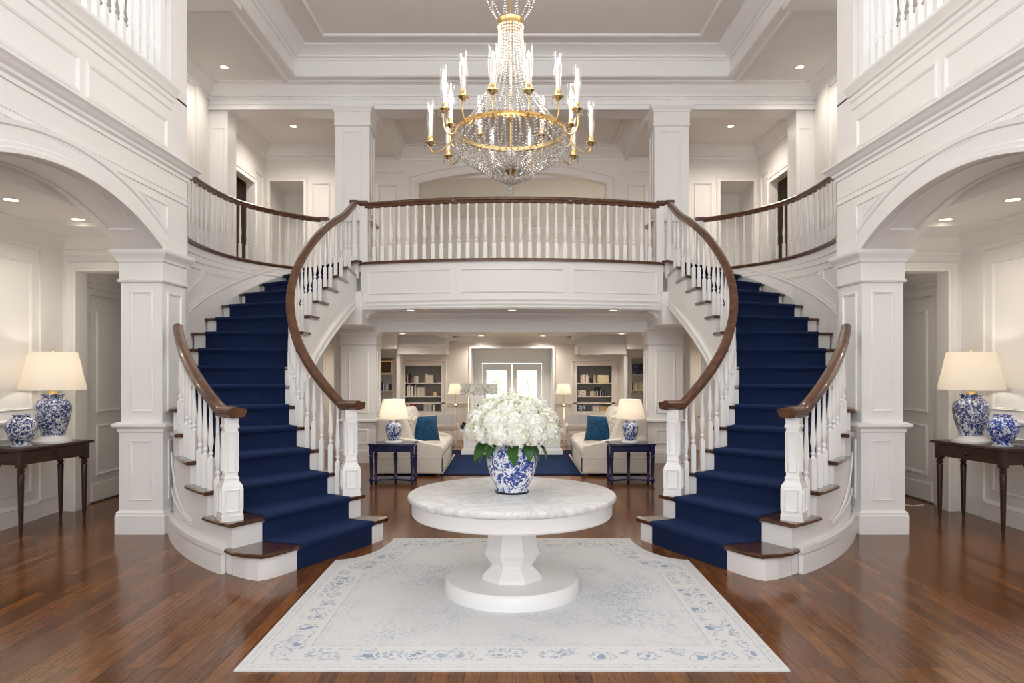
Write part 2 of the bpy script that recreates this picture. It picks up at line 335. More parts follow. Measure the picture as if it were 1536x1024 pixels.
# ------------------------------------------------------------------ staircase
def staircase(S):
    side = 'left' if S > 0 else 'right'
    root = thing('staircase', 'curved white staircase with navy carpet runner rising on the %s of the hall' % side, 'staircase', (0,0,0))
    # carcass with risers
    mb = MB(); nsub = 4
    def low(u): return max(0.0, RH_*u-.78) if u > 8.5 else max(0.0, (RH_*8.5-.78)*max(0, (u-6.2)/2.3))
    for k in range(1, 17):
        ztop = RH_*k-.036; d = .085
        us = [k+d+i*(1.02)/nsub for i in range(nsub+1)]
        if k == 16: us = [16+d, 16.25]
        inn = []; ou = []
        for u in us:
            a, b = IN(u), OW(u); L = (b-a).length; t = .035/L
            inn.append(a.lerp(b, t)); ou.append(a.lerp(b, 1-t*.9))
        if k == 1:
            a, b = IN(us[0]), OU(us[0]); d_ = (b-a).normalized(); nrm = Vector((-d_.y, d_.x))
            inn[0] = a+d_*.10; inn.insert(1, a+d_*.03-nrm*.08)
            p1 = OU(2.2)
            arc = [b-d_*.22, b-d_*.10+Vector((-.005,.012)), Vector(b)*.75+Vector(OU(1.5))*.25+Vector((-.0,.03)), OU(1.55)+Vector((0,.02))]
            ou = arc+[OU(u)+Vector((.03,.01)) for u in us[2:]]
        poly = inn[::-1]+ou
        lows = [low(u) for u in us]
        if k == 1: lows = [0]*len(poly)
        else: lows = [low(u) for u in us][::-1]+[low(u) for u in us]
        mb.prism(poly, lows, ztop)
    mb.build('stair_carcass', 'white', root, S, ang=25)
    # treads
    for k in range(1, 16):
        z1 = RH_*k; us = [k+i*1.1/5 for i in range(6)]
        inn = [IN(u) for u in us]; ou = [OW(u)+(OW(u)-IN(u)).normalized()*.02 for u in us]
        if k >= 7: ou = [OW(u) if OW(u).y < 8.0 else (OW(u)+(OW(u)-IN(u)).normalized()*.0) for u in us]
        if k == 1:
            a, b = inn[0], ou[0]; d_ = (b-a).normalized(); nrm = Vector((-d_.y, d_.x))
            inn[0] = a+d_*.06; inn.insert(1, a-nrm*.07-d_*.01)
            ou = [b-d_*.26, b-d_*.12+Vector((-.01,.005)), b+Vector((-.03,.045)), OU(1.4)+Vector((-.06,-.0)), OU(1.75)+Vector((-.065,-.0)), OU(2.1)+Vector((-.045,.02))]
            if True: ou = ou[:5]+[ou[5]]
        poly = inn[::-1]+ou
        t_ = MB()
        c = sum(poly, Vector((0,0)))/len(poly)
        def sh(f_): return [p+(c-p).normalized()*f_ for p in poly]
        n = len(poly); rings = [(sh(.012), z1-.036), (poly, z1-.027), (poly, z1-.010), (sh(.010), z1)]
        vs = []
        for pl, z in rings: vs += [(p.x, p.y, z) for p in pl]
        fs = [tuple(range(n))[::-1], tuple(range(3*n, 4*n))]
        for j in range(3):
            for i in range(n): fs.append((j*n+i, j*n+(i+1) % n, (j+1)*n+(i+1) % n, (j+1)*n+i))
        t_.add(vs, fs).build('tread', 'tread', root, S)
    # nosing of the landing
    a, b = IN(16), OU(16); t_ = MB(); dr = (b-a).normalized(); nn = Vector((-dr.y, dr.x))
    if nn.y < 0: nn = -nn
    t_.prism([a, b, b+nn*.12, a+nn*.12], GAL-.036, GAL+.002); t_.build('tread', 'tread', root, S)
    # carpet runner
    def C(u, t): return IN(u).lerp(OU(u), t)
    rows = []
    for k in range(1, 17):
        z = RH_*k; zp = RH_*(k-1)
        if k == 1: rows.append((k+.055, zp+.002))
        rows += [(k+.055, zp+.02), (k+.055, z-.05), (k+.0, z-.036), (k-.045, z-.022), (k-.045, z-.002), (k-.01, z+.010), (k+.05, z+.012)]
        if k < 16: rows += [(k+.5, z+.012), (k+1.03, z+.012)]
        else: rows += [(k+.25, z+.012)]
    mb = MB(); nv = 4; pts = []
    for (u, z) in rows:
        for j in range(nv+1):
            p = C(u, lerp(li(TR, u), li(TL, u), j/nv)); pts.append((p.x, p.y, z))
    nr = len(rows); base = len(pts)
    fs = [(i*(nv+1)+j, (i+1)*(nv+1)+j, (i+1)*(nv+1)+j+1, i*(nv+1)+j+1) for i in range(nr-1) for j in range(nv)]
    # side lips down onto the treads and in to the risers
    for jj, dlt in ((0, -.001), (nv, .001)):
        o = len(pts)
        for (u, z) in rows:
            p = C(u+.05, (li(TR, u) if jj == 0 else li(TL, u))); pts.append((p.x, p.y, z-.014))
        fs += [(i*(nv+1)+jj, (i+1)*(nv+1)+jj, o+i+1, o+i) for i in range(nr-1)]
    mb.add(pts, fs).build('carpet_runner', 'carpet', root, S, ang=50)
    # newels
    def newel(px, py, z, rz, h):
        nb = MB(); q8 = PI/8
        def oc(r, zz, w): return (r, zz)
        s = h/.90
        nb.lathe([(.125,0),(.125,.05*s),(.120,.055*s),(.120,.30*s),(.115,.31*s),(.085,.345*s),(.085,.36*s),(.088,.37*s),(.074,.39*s),(.074,.80*s),(.088,.815*s),(.088,.83*s),(.078,.84*s),(.082,.90*s)], 4, (0,0,0), PI/4)
        pl = MB()
        for i in range(4):
            a = i*PI/2; U = Vector((-math.sin(a), math.cos(a), 0)); N = Vector((math.cos(a), math.sin(a), 0))
            for (rr, w, z0, z1) in ((.0849,.10,.09,.27),(.0524,.062,.43,.77)):
                nb.panel(N*rr-U*w/2+Vector((0,0,z0*s)), U, Vector((0,0,1)), w, (z1-z0)*s, N, .016, .013)
        o = nb.build('newel_post', 'white', root, 1); o.location = (px*S, py, z); o.rotation_euler.z = rz*S
        return o
    hr = .80
    ni = IN(2.35).lerp(OU(2.35), .055); no = OU(2.38).lerp(IN(2.38), .055)
    newel(ni.x, ni.y, RH_*2, .35, .86); newel(no.x, no.y, RH_*2, .62, .86)
    # handrails
    def rail(newp, fn, u0, u1, endz, capdir):
        top = RH_*2+.86+.055
        path = [Vector((*(newp-capdir*.10), top)), Vector((*(newp+capdir*.02), top)), Vector((*(newp+capdir*.11), top+.002))]
        n = 48
        for i in range(n+1):
            u = lerp(u0, u1, i/n); p = fn(u); z = RH_*u+hr
            if z < top+.02: z = lerp(z, top+.02, .6)
            if endz and u > 14.8: z += endz*((u-14.8)/(u1-14.8))**1.5
            path.append(Vector((p.x, p.y, z-.03)))
        P = MB(); P.sweep(path, [(a*1.15, b*1.15) for a, b in RAILP]); return P
    fi = lambda u: IN(u).lerp(OU(u), .06)
    fo = lambda u: OU(u).lerp(IN(u), .055)
    di = (fi(3.0)-ni).normalized(); do = (fo(3.0)-no).normalized()
    rail(ni, fi, 2.95, 16.15, .16, di).build('handrail', 'rail', root, S)
    rail(no, fo, 2.9, 6.3, 0, do).build('handrail', 'rail', root, S)
    # rail caps over the newels
    for p_, d_ in ((ni, di), (no, do)):
        c_ = MB(); c_.sweep([Vector((*(p_-d_*.12), RH_*2+.905)), Vector((*(p_+d_*.10), RH_*2+.905))], [(-.042,-.055),(-.03,-.075),(-.012,-.075),(-.002,-.088),(.022,-.088),(.032,-.06),(.032,.06),(.022,.088),(-.002,.088),(-.012,.075),(-.03,.075),(-.042,.055)])
        c_.build('newel_cap', 'rail', root, S)
    # top newel at the bridge
    tp = fi(16.2)
    t_ = MB(); t_.lathe([(.06,0),(.06,.28),(.045,.30),(.042,.32),(.05,.34),(.04,.85),(.048,.93),(.048,.99)], 14); t_.cbox((0,0,-.06), (.13,.13,.36))
    o = t_.build('newel_post', 'white', root, 1); o.location = (tp.x*S, tp.y, GAL-.02)
    t_ = MB(); t_.cbox((tp.x, tp.y, GAL+.985), (.13,.14,.055)); t_.build('newel_cap', 'rail', root, S)
    # balusters
    def bal(p, k, top):
        h = top-RH_*k; o = link('baluster', BAL2, root, (p.x*S, p.y, RH_*k-.003)); o.scale = (1, 1, h+.003)
    for k in range(2, 16):
        for f_ in ((.9,) if k == 2 else ((.25,.75) if k < 15 else (.2,.6))):
            u = k+f_; bal(fi(u), k, RH_*u+hr-.08+(.16*((u-14.8)/1.35)**1.5 if u > 14.8 else 0))
    for k in range(2, 7):
        for f_ in ((.88,) if k == 2 else (.2,.5,.8) if k < 5 else (.22,.6)):
            u = k+f_
            if u > 6.1: continue
            bal(fo(u), k, RH_*u+hr-.08)
    # skirting moulding and curved panel on the outer face
    mb = MB(); pth = []
    for i in range(26):
        u = lerp(2.3, 6.9, i/25); p = OW(u)
        if p.x <= -3.58: break
        pth.append(Vector((p.x, p.y, .19)))
    mb.sweep(pth, [(-.03,.02),(-.03,-.012),(-.005,-.016),(.0,-.03),(.012,-.03),(.018,-.012),(.03,-.008),(.03,.02)][::1])
    mb.sweep([p-Vector((0,0,.19)) for p in pth], [(0,.02),(0,-.02),(.17,-.02),(.17,.02)])
    up = []
    for i in range(19):
        u = lerp(3.9, 6.3, i/18); w = (u-3.9)/2.4; p = OW(u); up.append(Vector((p.x+.015, p.y, .34+.50*w**1.7)))
    dn = []
    for i in range(19):
        u = lerp(3.9, 6.3, i/18); w = (u-3.9)/2.4; p = OW(u); dn.append(Vector((p.x+.015, p.y, .31+.16*w)))
    for L_ in (up, dn): mb.tube(L_, .009, 6)
    mb.build('skirt_moulding', 'white', root, S)
    # inner stringer arch moulding
    mb = MB(); pth = []
    for i in range(30):
        u = lerp(9.5, 15.9, i/29); a, b = IN(u), OU(u); p = a.lerp(b, .025/(b-a).length); pth.append(Vector((p.x, p.y, RH_*u-.70)))
    mb.sweep(pth, [(-.06,.0),(-.06,.03),(-.03,.034),(-.02,.02),(.03,.02),(.035,.034),(.06,.03),(.06,.0)][::1])
    mb.sweep(pth, [(-.06,.0),(-.06,-.03),(-.03,-.034),(-.02,-.02),(.03,-.02),(.035,-.034),(.06,-.03),(.06,.0)][::1])
    mb.build('stringer_moulding', 'white', root, S)
    # ---------------- curved wall behind the stair
    mb = MB(); N_ = 44
    def wbase(u): return OU(u)+(OU(u)-IN(u)).normalized()*.0 if u <= 16 else OU(16).lerp(Vector(GC[-1]), (u-16))
    def W(u, z):
        zk = min(RH_*u, 3.3); t = 0 if z <= zk else (z-zk)/(GAL-.03-zk) if GAL-.03-zk > .01 else 1
        a, b = wbase(u), GV(u); p = a.lerp(b, max(0, min(1, t))); return Vector((p.x, p.y, z))
    us = [lerp(7.05, 17, i/N_) for i in range(N_+1)]
    vs = []; 
    for u in us:
        zk = min(RH_*u, 3.3)
        for z in (0, zk*.5, zk, lerp(zk, GAL-.03, .5), GAL-.03): vs.append(W(u, z))
        vs.append(Vector((GV(u).x-.15, GV(u).y+.05, GAL-.03))); vs.append(Vector((wbase(u).x-.15, wbase(u).y+.05, 0)))
    fs = []
    for i in range(N_):
        for j in range(6): a = i*7+j; fs.append((a, a+7, a+8, a+1))
    mb.add(vs, fs)
    def wl(pts, w_=.016):
        P_ = []; 
        for (u, z) in pts:
            p = W(u, z); e = .02; t1 = W(u+e, z)-W(u-e, z); n_ = Vector((t1.y, -t1.x, 0)).normalized(); P_.append(p+n_*.003)
        mb.tube(P_, w_, 6)
    wl([(lerp(7.2, 15.3, i/40), min(RH_*lerp(7.2, 15.3, i/40)+lerp(.42,.12, i/40), 3.36)) for i in range(41)], .022)
    wl([(lerp(7.2, 14.6, i/40), min(RH_*lerp(7.2, 14.6, i/40)+lerp(.48,.20, i/40), 3.36)) for i in range(41)], .012)
    wl([(lerp(7.2, 15.3, i/40), 3.16+.05*(i/40)**2) for i in range(41)], .016)
    wl([(lerp(7.2, 15.3, i/40), 3.27) for i in range(41)], .012)
    def pan(u0, u1, zt):
        pts = [(lerp(u0, u1, i/14), zt) for i in range(15)]+[(lerp(u1, u0, i/14), max(min(RH_*lerp(u1, u0, i/14)+.62, zt-.02), 0)) for i in range(15)]
        wl(pts+[pts[0]], .013)
    pan(7.4, 10.7, 3.06); pan(11.0, 13.3 if True else 0, 3.06) if RH_*11+.62 < 3.04 else None
    pan(10.95, 11.3, 3.06) if False else None
    struct(mb, 'wall_%s' % side, 'wall', S)
    return root
SL = staircase(1); SR = staircase(-1)
# ------------------------------------------------------------------ column builder
def column(x0, x1, y0, y1, z0, z1, rail_z, label, S, capz=None, group=None, base_h=.24, capo=.10, pan_w=.2, sides=(0,1,3)):
    cx, cy = (x0+x1)/2, (y0+y1)/2; w, d = (x1-x0)/2, (y1-y0)/2
    r = thing('column', label, 'column', (cx*S, cy, z0)); h = z1-z0
    def ring(mb, prof):
        for i in range(len(prof)):
            pass
        n0 = len(mb.v)
        for o, z in prof:
            mb.v += [(-w-o,-d-o,z),(w+o,-d-o,z),(w+o,d+o,z),(-w-o,d+o,z)]
        for j in range(len(prof)-1):
            for i in range(4): mb.f.append((n0+j*4+i, n0+j*4+(i+1)%4, n0+(j+1)*4+(i+1)%4, n0+(j+1)*4+i))
        mb.f.append((n0+3,n0+2,n0+1,n0)); k = n0+4*(len(prof)-1); mb.f.append((k,k+1,k+2,k+3)); return mb
    rz = rail_z-z0; ch = capz if capz else .3
    fr = ((Vector((0,-1,0)), w, d), (Vector((1,0,0)), d, w), (Vector((0,1,0)), w, d), (Vector((-1,0,0)), d, w))
    mb = ring(MB(), [(0,base_h),(0,rz-.06)]) if rz > .3 else MB()
    if rz > .3:
        for i in sides:
            N, hw, off = fr[i]; U = Vector((0,0,1)).cross(N)
            mb.panel(N*off-U*(hw-pan_w*.62)+Vector((0,0,base_h+.12)), U, Vector((0,0,1)), (hw-pan_w*.62)*2, rz-.12-base_h-.17, N, .03, .014)
        mb.build('dado', 'white', r)
        ring(MB(), [(.03,0),(.03,base_h-.05),(.022,base_h-.04),(.022,base_h-.02),(.01,base_h-.005),(.0,base_h)]).build('base', 'white', r)
        ring(MB(), [(0,rz-.08),(.012,rz-.07),(.012,rz-.04),(.035,rz-.03),(.055,rz-.012),(.055,rz+.012),(.03,rz+.022),(.008,rz+.03)]).build('dado_cap', 'white', r)
    zb = rz+.02 if rz > .3 else 0
    mb = ring(MB(), [(-.012,zb),(-.012,h-ch)])
    for i in sides:
        N, hw, off = fr[i]; U = Vector((0,0,1)).cross(N)
        mb.panel(N*(off-.012)-U*(hw-pan_w*.62)+Vector((0,0,zb+.13)), U, Vector((0,0,1)), (hw-pan_w*.62)*2, h-ch-zb-.25, N, .03, .014)
    mb.build('shaft', 'white', r)
    ring(MB(), [(-.012,h-ch-.02),(.012,h-ch-.01),(.018,h-ch+.008),(.0,h-ch+.015),(.0,h-.13),(capo*.3,h-.12),(capo*.3,h-.10),(capo*.55,h-.075),(capo*.9,h-.045),(capo,h-.035),(capo,h)]).build('capital', 'white', r)
    return r
# ------------------------------------------------------------------ hall side walls with arches
CROWN = lambda o, d: [(0,0),(0,-o),(-.02,-o),(-.035,-o*.93),(-.045,-o*.80),(-d*.45,-o*.62),(-d*.62,-o*.36),(-d*.72,-o*.30),(-d*.74,-o*.36),(-d*.80,-o*.36),(-d*.84,-o*.18),(-d,-o*.14),(-d,0)]
def crown(mb, path, o=.14, d=.2, closed=False): return mb.sweep(path, CROWN(o, d), (0,0,1), closed)
def arch_z(y, yc=5.75, hs=1.53, zs=2.92, rise=.39):
    u = (y-yc)/hs
    if abs(u) >= 1: return zs
    Rr = (hs*hs+rise*rise)/(2*rise); return zs-(Rr-rise)+math.sqrt(max(0, Rr*Rr-(u*hs)**2))
XW, XO = -3.59, -4.04
def wall_with_holes_y(mb, ya, yb, holes, x0, x1, z0, z1):
    c_ = ya
    for (a, b, c, d) in sorted(holes):
        mb.box(x0, x1, c_, a, z0, z1); mb.box(x0, x1, a, b, z0, c); mb.box(x0, x1, a, b, d, z1); c_ = b
    mb.box(x0, x1, c_, yb, z0, z1)
def hall_side(S):
    side = 'left' if S > 0 else 'right'
    mb = MB(); top = 3.80
    segs = [(-2.2, 1.53+1.6)]
    # two arched bays: near (out of view) and the visible one
    for yc in (5.75, 2.06):
        n = 30; ys = [yc-1.53+3.06*i/n for i in range(n+1)]
        vs = []
        for y in ys:
            z = arch_z(y, yc); vs += [(XW,y,z),(XO,y,z),(XW,y,top),(XO,y,top)]
        fs = []
        for i in range(n):
            a = i*4; b = a+4; fs += [(a,b,b+2,a+2),(a+1,a+3,b+3,b+1),(a,a+1,b+1,b)]
        mb.add(vs, fs)
        pa = [Vector((XW, y, arch_z(y, yc))) for y in ys]
        mb.sweep(pa, [(-.01,0),(.022,.0),(.022,-.05),(.034,-.055),(.034,-.09),(.012,-.10),(.012,-.20),(.026,-.215),(.026,-.245),(-.01,-.26)] if False else [(-.01,.0),(.030,.0),(.030,.035),(.020,.045),(.020,.075),(.010,.085),(.010,.19),(.026,.20),(.030,.235),(-.01,.25)], (1,0,0))
        # soffit panel moulding
        for dx in (.08, .37):
            mb.sweep([Vector((XW-dx, y, arch_z(y, yc)-.002)) for y in ys[3:-3]], [(-.012,.0),(.012,.0),(.012,-.014),(-.012,-.014)], (1,0,0))
        for yy in (ys[3], ys[-4]):
            mb.box(XW-.38, XW-.07, yy-.012, yy+.012, arch_z(yy, yc)-.014, arch_z(yy, yc)+.01)
        # spandrel mouldings
        for sg in (1, -1):
            pp = [Vector((XW, yc+sg*1.66, 3.40)), Vector((XW, yc+sg*1.66, 2.98))]
            arcp = [Vector((XW, yc+sg*dy, arch_z(yc+sg*dy*.94, yc)+.27)) for dy in (1.5,1.35,1.2,1.0,.85,.7,.55)]
            arcp = [p for p in arcp if p.z < 3.385]
            mb.sweep(pp+[Vector((XW, yc+sg*1.6, 3.02))]+arcp+[Vector((XW, arcp[-1].y-sg*.25, 3.40))], [(-.004,-.016),(.014,-.012),(.016,.006),(-.004,.016)], (1,0,0), True)
    for y0, y1 in ((7.28, 7.86), (3.59, 4.22), (-.1, .53)): mb.box(XO, XW, y0, y1, 2.92, top)
    mb.box(XO, XW, -5, .0, 0, top)
    # frieze mouldings, cornice
    for z, p in ((3.50,.014), (3.56,.008)): mb.box(XW, XW+p, -.1, 7.86, z-.012, z+.012)
    struct(mb, 'wall_%s' % side, 'white', S)
    mb = MB()
    CP = [(0,.0),(.0,-.02),(-.015,-.10),(-.03,-.10),(-.05,-.085),(-.075,-.06),(-.09,-.03),(-.12,-.022),(-.14,.0)]
    pth = [Vector((XW, -.1, 3.90)), Vector((XW, 7.86, 3.90)), Vector((XO, 7.86, 3.90))]
    mb.sweep(pth, [(.02,0),(.02,-.06),(0,-.12),(-.02,-.12),(-.03,-.10),(-.055,-.085),(-.075,-.045),(-.10,-.04),(-.115,-.015),(-.15,-.015),(-.15,0)])
    trim(mb, 'white', S)
    # fascia above the cornice, panelled, and the ledge under the upper balustrade
    mb = MB(); mb.box(XO, XW, -5, 7.86, 3.75, 4.60)
    y = 7.38
    for (a, b) in ((6.02, 7.38), (4.5, 5.88), (3.0, 4.36), (1.5, 2.86)):
        mb.panel((XW, a, 4.00), (0,1,0), (0,0,1), b-a, .27, (1,0,0), .035, .018)
    mb.sweep([Vector((XW, -.1, 4.62)), Vector((XW, 7.50, 4.62))], [(.03,.02),(.03,-.10),(.0,-.11),(-.02,-.10),(-.04,-.075),(-.075,-.06),(-.085,-.035),(-.12,-.035),(-.14,-.015),(-.20,-.015),(-.21,0),(-.21,.02)])
    mb.box(XO, XW, -.1, 7.5, 4.60, 4.65)
    struct(mb, 'wall_%s' % side, 'white', S)
    # pier to the ceiling
    mb = MB(); mb.box(XO, XW, 7.50, 7.86, 4.58, 7.3); mb.box(XO, XW, 3.6, 3.96, 4.58, 7.3)
    mb.panel((XO+.10, 7.50, 4.80), (1,0,0), (0,0,1), .25, 2.2, (0,-1,0))
    struct(mb, 'wall_%s' % side, 'white', S)
    # upper balustrade
    r = thing('balustrade', 'white balustrade high above the arch on the %s side wall' % side, 'railing', ((XW-.10)*S, 5.6, 4.65))
    n = int((7.30-4.0)/.142)
    for i in range(n+1):
        o = link('baluster', BAL2, r, (0, 7.30-.142*i-5.6, -.002)); o.scale = (1.15, 1.15, .92)
    for yy in (7.43,): MB().cbox((0, yy-5.6, .46), (.09,.09,.93)).build('newel_post', 'white', r)
    MB().sweep([Vector((0,4.0-5.6,.96)), Vector((0,7.5-5.6,.96))], RAILP).build('handrail', 'rail', r)
    # side room
    xl = -5.38; zc = 3.30
    mb = MB(); mb.box(xl-.15, xl, -5, 8.5, 0, zc)
    for (a, b) in ((-.9,.9),(1.2,2.9),(3.2,4.9),(5.2,7.95)):
        mb.panel((xl, a, 1.26), (0,1,0), (0,0,1), b-a, 1.62, (1,0,0), .03, .016)
        mb.panel((xl, a, .34), (0,1,0), (0,0,1), b-a, .60, (1,0,0), .03, .016)
    mb.box(xl, xl+.02, 8.1, 8.5, .2, 3.1)
    struct(mb, 'wall_%s' % side, 'wall', S)
    mb = MB()
    mb.sweep([Vector((xl,-1.5,1.12)), Vector((xl,8.1,1.12))], [(-.03,0),(-.03,-.012),(0,-.03),(.015,-.03),(.02,-.01),(.03,0)])
    mb.sweep([Vector((xl,-1.5,0)), Vector((xl,8.08,0))], [(0,0),(0,-.022),(.17,-.022),(.18,-.03),(.20,-.02),(.215,-.008),(.22,0)])
    struct(mb, 'baseboard_%s' % side, 'white', S)
    mb = MB(); crown(mb, [Vector((xl,-1.5,zc)), Vector((xl,8.5,zc)), Vector((XO+.0,8.5,zc))], .17, .26)
    trim(mb, 'wall', S)
    # facing wall with doorway
    mb = MB(); x1 = -5.20; x2 = -4.22; zt = 2.86
    mb.box(xl, x1, 8.5, 8.72, 0, zc); mb.box(x1, x2, 8.5, 8.72, zt, zc); mb.box(x2, -3.97, 8.5, 8.72, 0, zc)
    mb.sweep([Vector((x1,8.5,0)), Vector((x1,8.5,zt)), Vector((x2,8.5,zt)), Vector((x2,8.5,0))], [(0,0),(.02,0),(.03,.02),(.02,.04),(.02,.09),(.03,.10),(.0,.115)], (0,-1,0))
    struct(mb, 'wall_%s' % side, 'wall', S)
    # vestibule
    mb = MB(); mb.box(xl-.1, xl+.06, 8.72, 11.6, 0, 2.95); mb.box(xl, -4.2, 11.6, 11.75, 0, 2.95); mb.box(xl, -4.3, 8.72, 11.7, 2.90, 3.0)
    crown(mb, [Vector((xl+.06,8.72,2.90)), Vector((xl+.06,11.6,2.90)), Vector((-4.2,11.6,2.90))], .10, .14)
    struct(mb, 'wall_%s' % side, 'wall', S)
    # the door in the vestibule
    xd = xl+.06
    mb = MB(); mb.box(xd-.02, xd+.03, 8.95, 10.45, .02, 2.58)
    mb.panel((xd+.03, 9.08, 1.16), (0,1,0), (0,0,1), 1.24, 1.26, (1,0,0), .04, .018)
    mb.panel((xd+.03, 9.08, .36), (0,1,0), (0,0,1), 1.24, .60, (1,0,0), .04, .018)
    d = struct(mb, 'door_%d' % (1 if S > 0 else 2), 'wall', S)
    MB().box(xd+.03, xd+.042, 8.96, 10.44, .02, .24).build('kick_board', 'wall', d, S)
    mb = MB(); mb.sweep([Vector((xd,8.93,0)), Vector((xd,8.93,2.62)), Vector((xd,10.49,2.62)), Vector((xd,10.49,0))], [(0,0),(.03,0),(.04,.03),(.03,.08),(.045,.09),(0,.10)], (1,0,0))
    trim(mb, 'wall', S)
    mb = MB(); mb.box(xl-.1, XO, -5, 8.5, zc, zc+.12); struct(mb, 'ceiling', 'ceil', S)
    # cross moulding on that ceiling by the arch
    mb = MB(); mb.sweep([Vector((XO,-1.5,zc)), Vector((XO,8.5,zc))], [(0,0),(0,.12),(-.03,.11),(-.06,.04),(-.09,.03),(-.10,0)]); trim(mb, 'wall', S)
    # near column and far column
    column(XO, XW, 7.32, 7.86, 0, 2.92, 1.12, 'square white panelled column under the arch, on the %s beside the staircase' % side, S, capz=.32, capo=.065, pan_w=.20)
    column(XO, XW, 3.62, 4.18, 0, 2.92, 1.12, 'nearer square white arch column on the %s' % side, S, capz=.32, capo=.065, pan_w=.20)
    # upper outer wall of the hall/gallery
    xg = -5.47
    mb = MB(); mb.box(xg-.15, xg, 7.6, 13.9, 3.2, 7.3); wall_with_holes_y(mb, -5, 7.6, [(-4.6,-1.4,4.95,6.65),(-.9,1.1,4.95,6.65),(1.5,3.7,4.95,6.65),(4.1,6.5,4.95,6.65)], xg-.15, xg, 3.2, 7.3)  # the holes are for the added loft windows
    mb.box(xg-.15, xg, 15.05, 16.0, 3.2, 7.3); mb.box(xg-.15, xg, 13.9, 15.05, 5.62, 7.3)
    for (a, b, z0, z1) in ((8.9, 11.9, 3.7, 6.15), (15.15,15.6,3.7,5.9), (13.4,13.75,3.7,5.9)):
        mb.panel((xg, a, z0), (0,1,0), (0,0,1), b-a, z1-z0, (1,0,0), .05, .025)
    mb.sweep([Vector((xg,13.9,3.445)), Vector((xg,13.9,5.62)), Vector((xg,15.05,5.62)), Vector((xg,15.05,3.445))], [(0,0),(.03,0),(.04,.03),(.03,.08),(.045,.09),(0,.10)], (1,0,0))
    mb.box(xg, xg+.06, 12.25, 12.6, 3.445, 6.6)
    struct(mb, 'wall_%s' % side, 'wall', S)
    mb = MB(); mb.box(xg-2.0, xg-1.9, 13.0, 16.0, 3.3, 6.2); mb.box(xg-2.0, xg-.15, 15.6, 15.7, 3.3, 6.2); mb.box(xg-2.0, xg-.15, 13.2, 13.3, 3.3, 6.2); mb.box(xg-2, xg-.15, 13.2, 15.7, 6.1, 6.2)
    struct(mb, 'wall_%s' % side, 'darkroom', S)
    for j, (a, b) in enumerate(((-.9,1.1),(1.5,3.7),(4.1,6.5),(-4.6,-1.4))):  # unseen loft windows, added to let daylight onto ceiling and opposite wall
        mb = MB(); mb.box(xg-.10, xg-.06, a, b, 4.95, 5.0); mb.box(xg-.10, xg-.06, a, b, 6.55, 6.6); mb.box(xg-.10, xg-.06, a, b, 5.75, 5.78)
        for y_ in (a, (a+b)/2-.02, b-.04): mb.box(xg-.10, xg-.06, y_, y_+.04, 4.95, 6.6)
        w_ = struct(mb, 'window_%d' % ((3 if S > 0 else 7)+j), 'white', S); MB().box(xg-.082, xg-.078, a, b, 4.95, 6.65).build('glass_pane', 'pane', w_, S)
    # floor of the open loft above the side room, gallery floor
    mb = MB(); mb.box(xg-.1, XO, -5, 7.9, 4.50, 4.6); struct(mb, 'ceiling', 'ceilw', S)
    mb = MB(); poly = [Vector((xg,7.6))]+[GV(lerp(7, 17, i/30)) for i in range(31)]+[Vector((-2.7,12.5)), Vector((-2.7,16)), Vector((xg-2,16)), Vector((xg-2, 13)), Vector((xg,13))]
    mb.prism(poly, 3.25, GAL-.04); struct(mb, 'ceiling', 'ceilw', S)
    mb = MB(); mb.prism(poly, GAL-.04, GAL); struct(mb, 'floor', 'carpet' if False else 'floor', S)
    # curved gallery railing with brown base strip
    r = thing('balustrade', 'curved white gallery balustrade with dark handrail on the upper %s' % side, 'railing', (0,0,0))
    us = [lerp(6.9, 17, i/50) for i in range(51)]
    P_ = [Vector((GV(u).x, GV(u).y, 0)) for u in us]
    MB().sweep([p+Vector((0,0,GAL+.88)) for p in P_], RAILP).build('handrail', 'rail', r, S)
    MB().sweep([p+Vector((0,0,GAL-.02)) for p in P_], [(-.022,-.04),(-.03,-.03),(-.03,.05),(.022,.05),(.022,-.02),(.01,-.04)] if False else [(-.03,-.045),(-.03,.05),(.018,.05),(.018,-.035),(.0,-.05)]).build('base_strip', 'rail', r, S)
    L = 0; last = P_[0]; nxt = .06; tot = []
    for i in range(600):
        u = lerp(7.05, 16.7, i/599); p = GV(u)
        if tot == [] or (p-tot[-1]).length >= .165: tot.append(p)
    for p in tot[:-1]:
        o = link('baluster', BAL, r, (p.x*S, p.y, GAL-.004)); o.scale = (1,1,.835)
    e = P_[-1]
    nb = MB(); nb.cbox((0,0,.42), (.12,.12,.86)); nb.cbox((0,0,.78), (.14,.14,.03)); o = nb.build('newel_post', 'white', r); o.location = (e.x*S, e.y, GAL)
    MB().cbox((e.x+.01, e.y, GAL+.885), (.17,.15,.06)).build('newel_cap', 'rail', r, S)
    # back columns: lower pair, upper pair
    column(-3.10, -2.45, 12.85, 13.40, 0, 2.42, .76, 'white square column framing the sitting room opening on the %s' % side, S, capz=.28, capo=.05, pan_w=.26)
    column(-3.17, -2.53, 12.70, 13.25, GAL, 6.40, 4.33, 'tall white panelled column on the gallery, %s of the bridge' % side, S, capz=.36, capo=.06, pan_w=.26)
for S in (1, -1): hall_side(S)
# ------------------------------------------------------------------ floor, bridge, ceilings
mb = MB(); mb.box(-7,7,-6,18.4,-.1,0); struct(mb, 'floor', 'floor')
BX = 2.50
def by(x): # bridge front edge
    return 11.78-.45*(1-(x/BX)**2)
xs = [lerp(-BX, BX, i/40) for i in range(41)]
edge = [Vector((x, by(x), 0)) for x in xs]
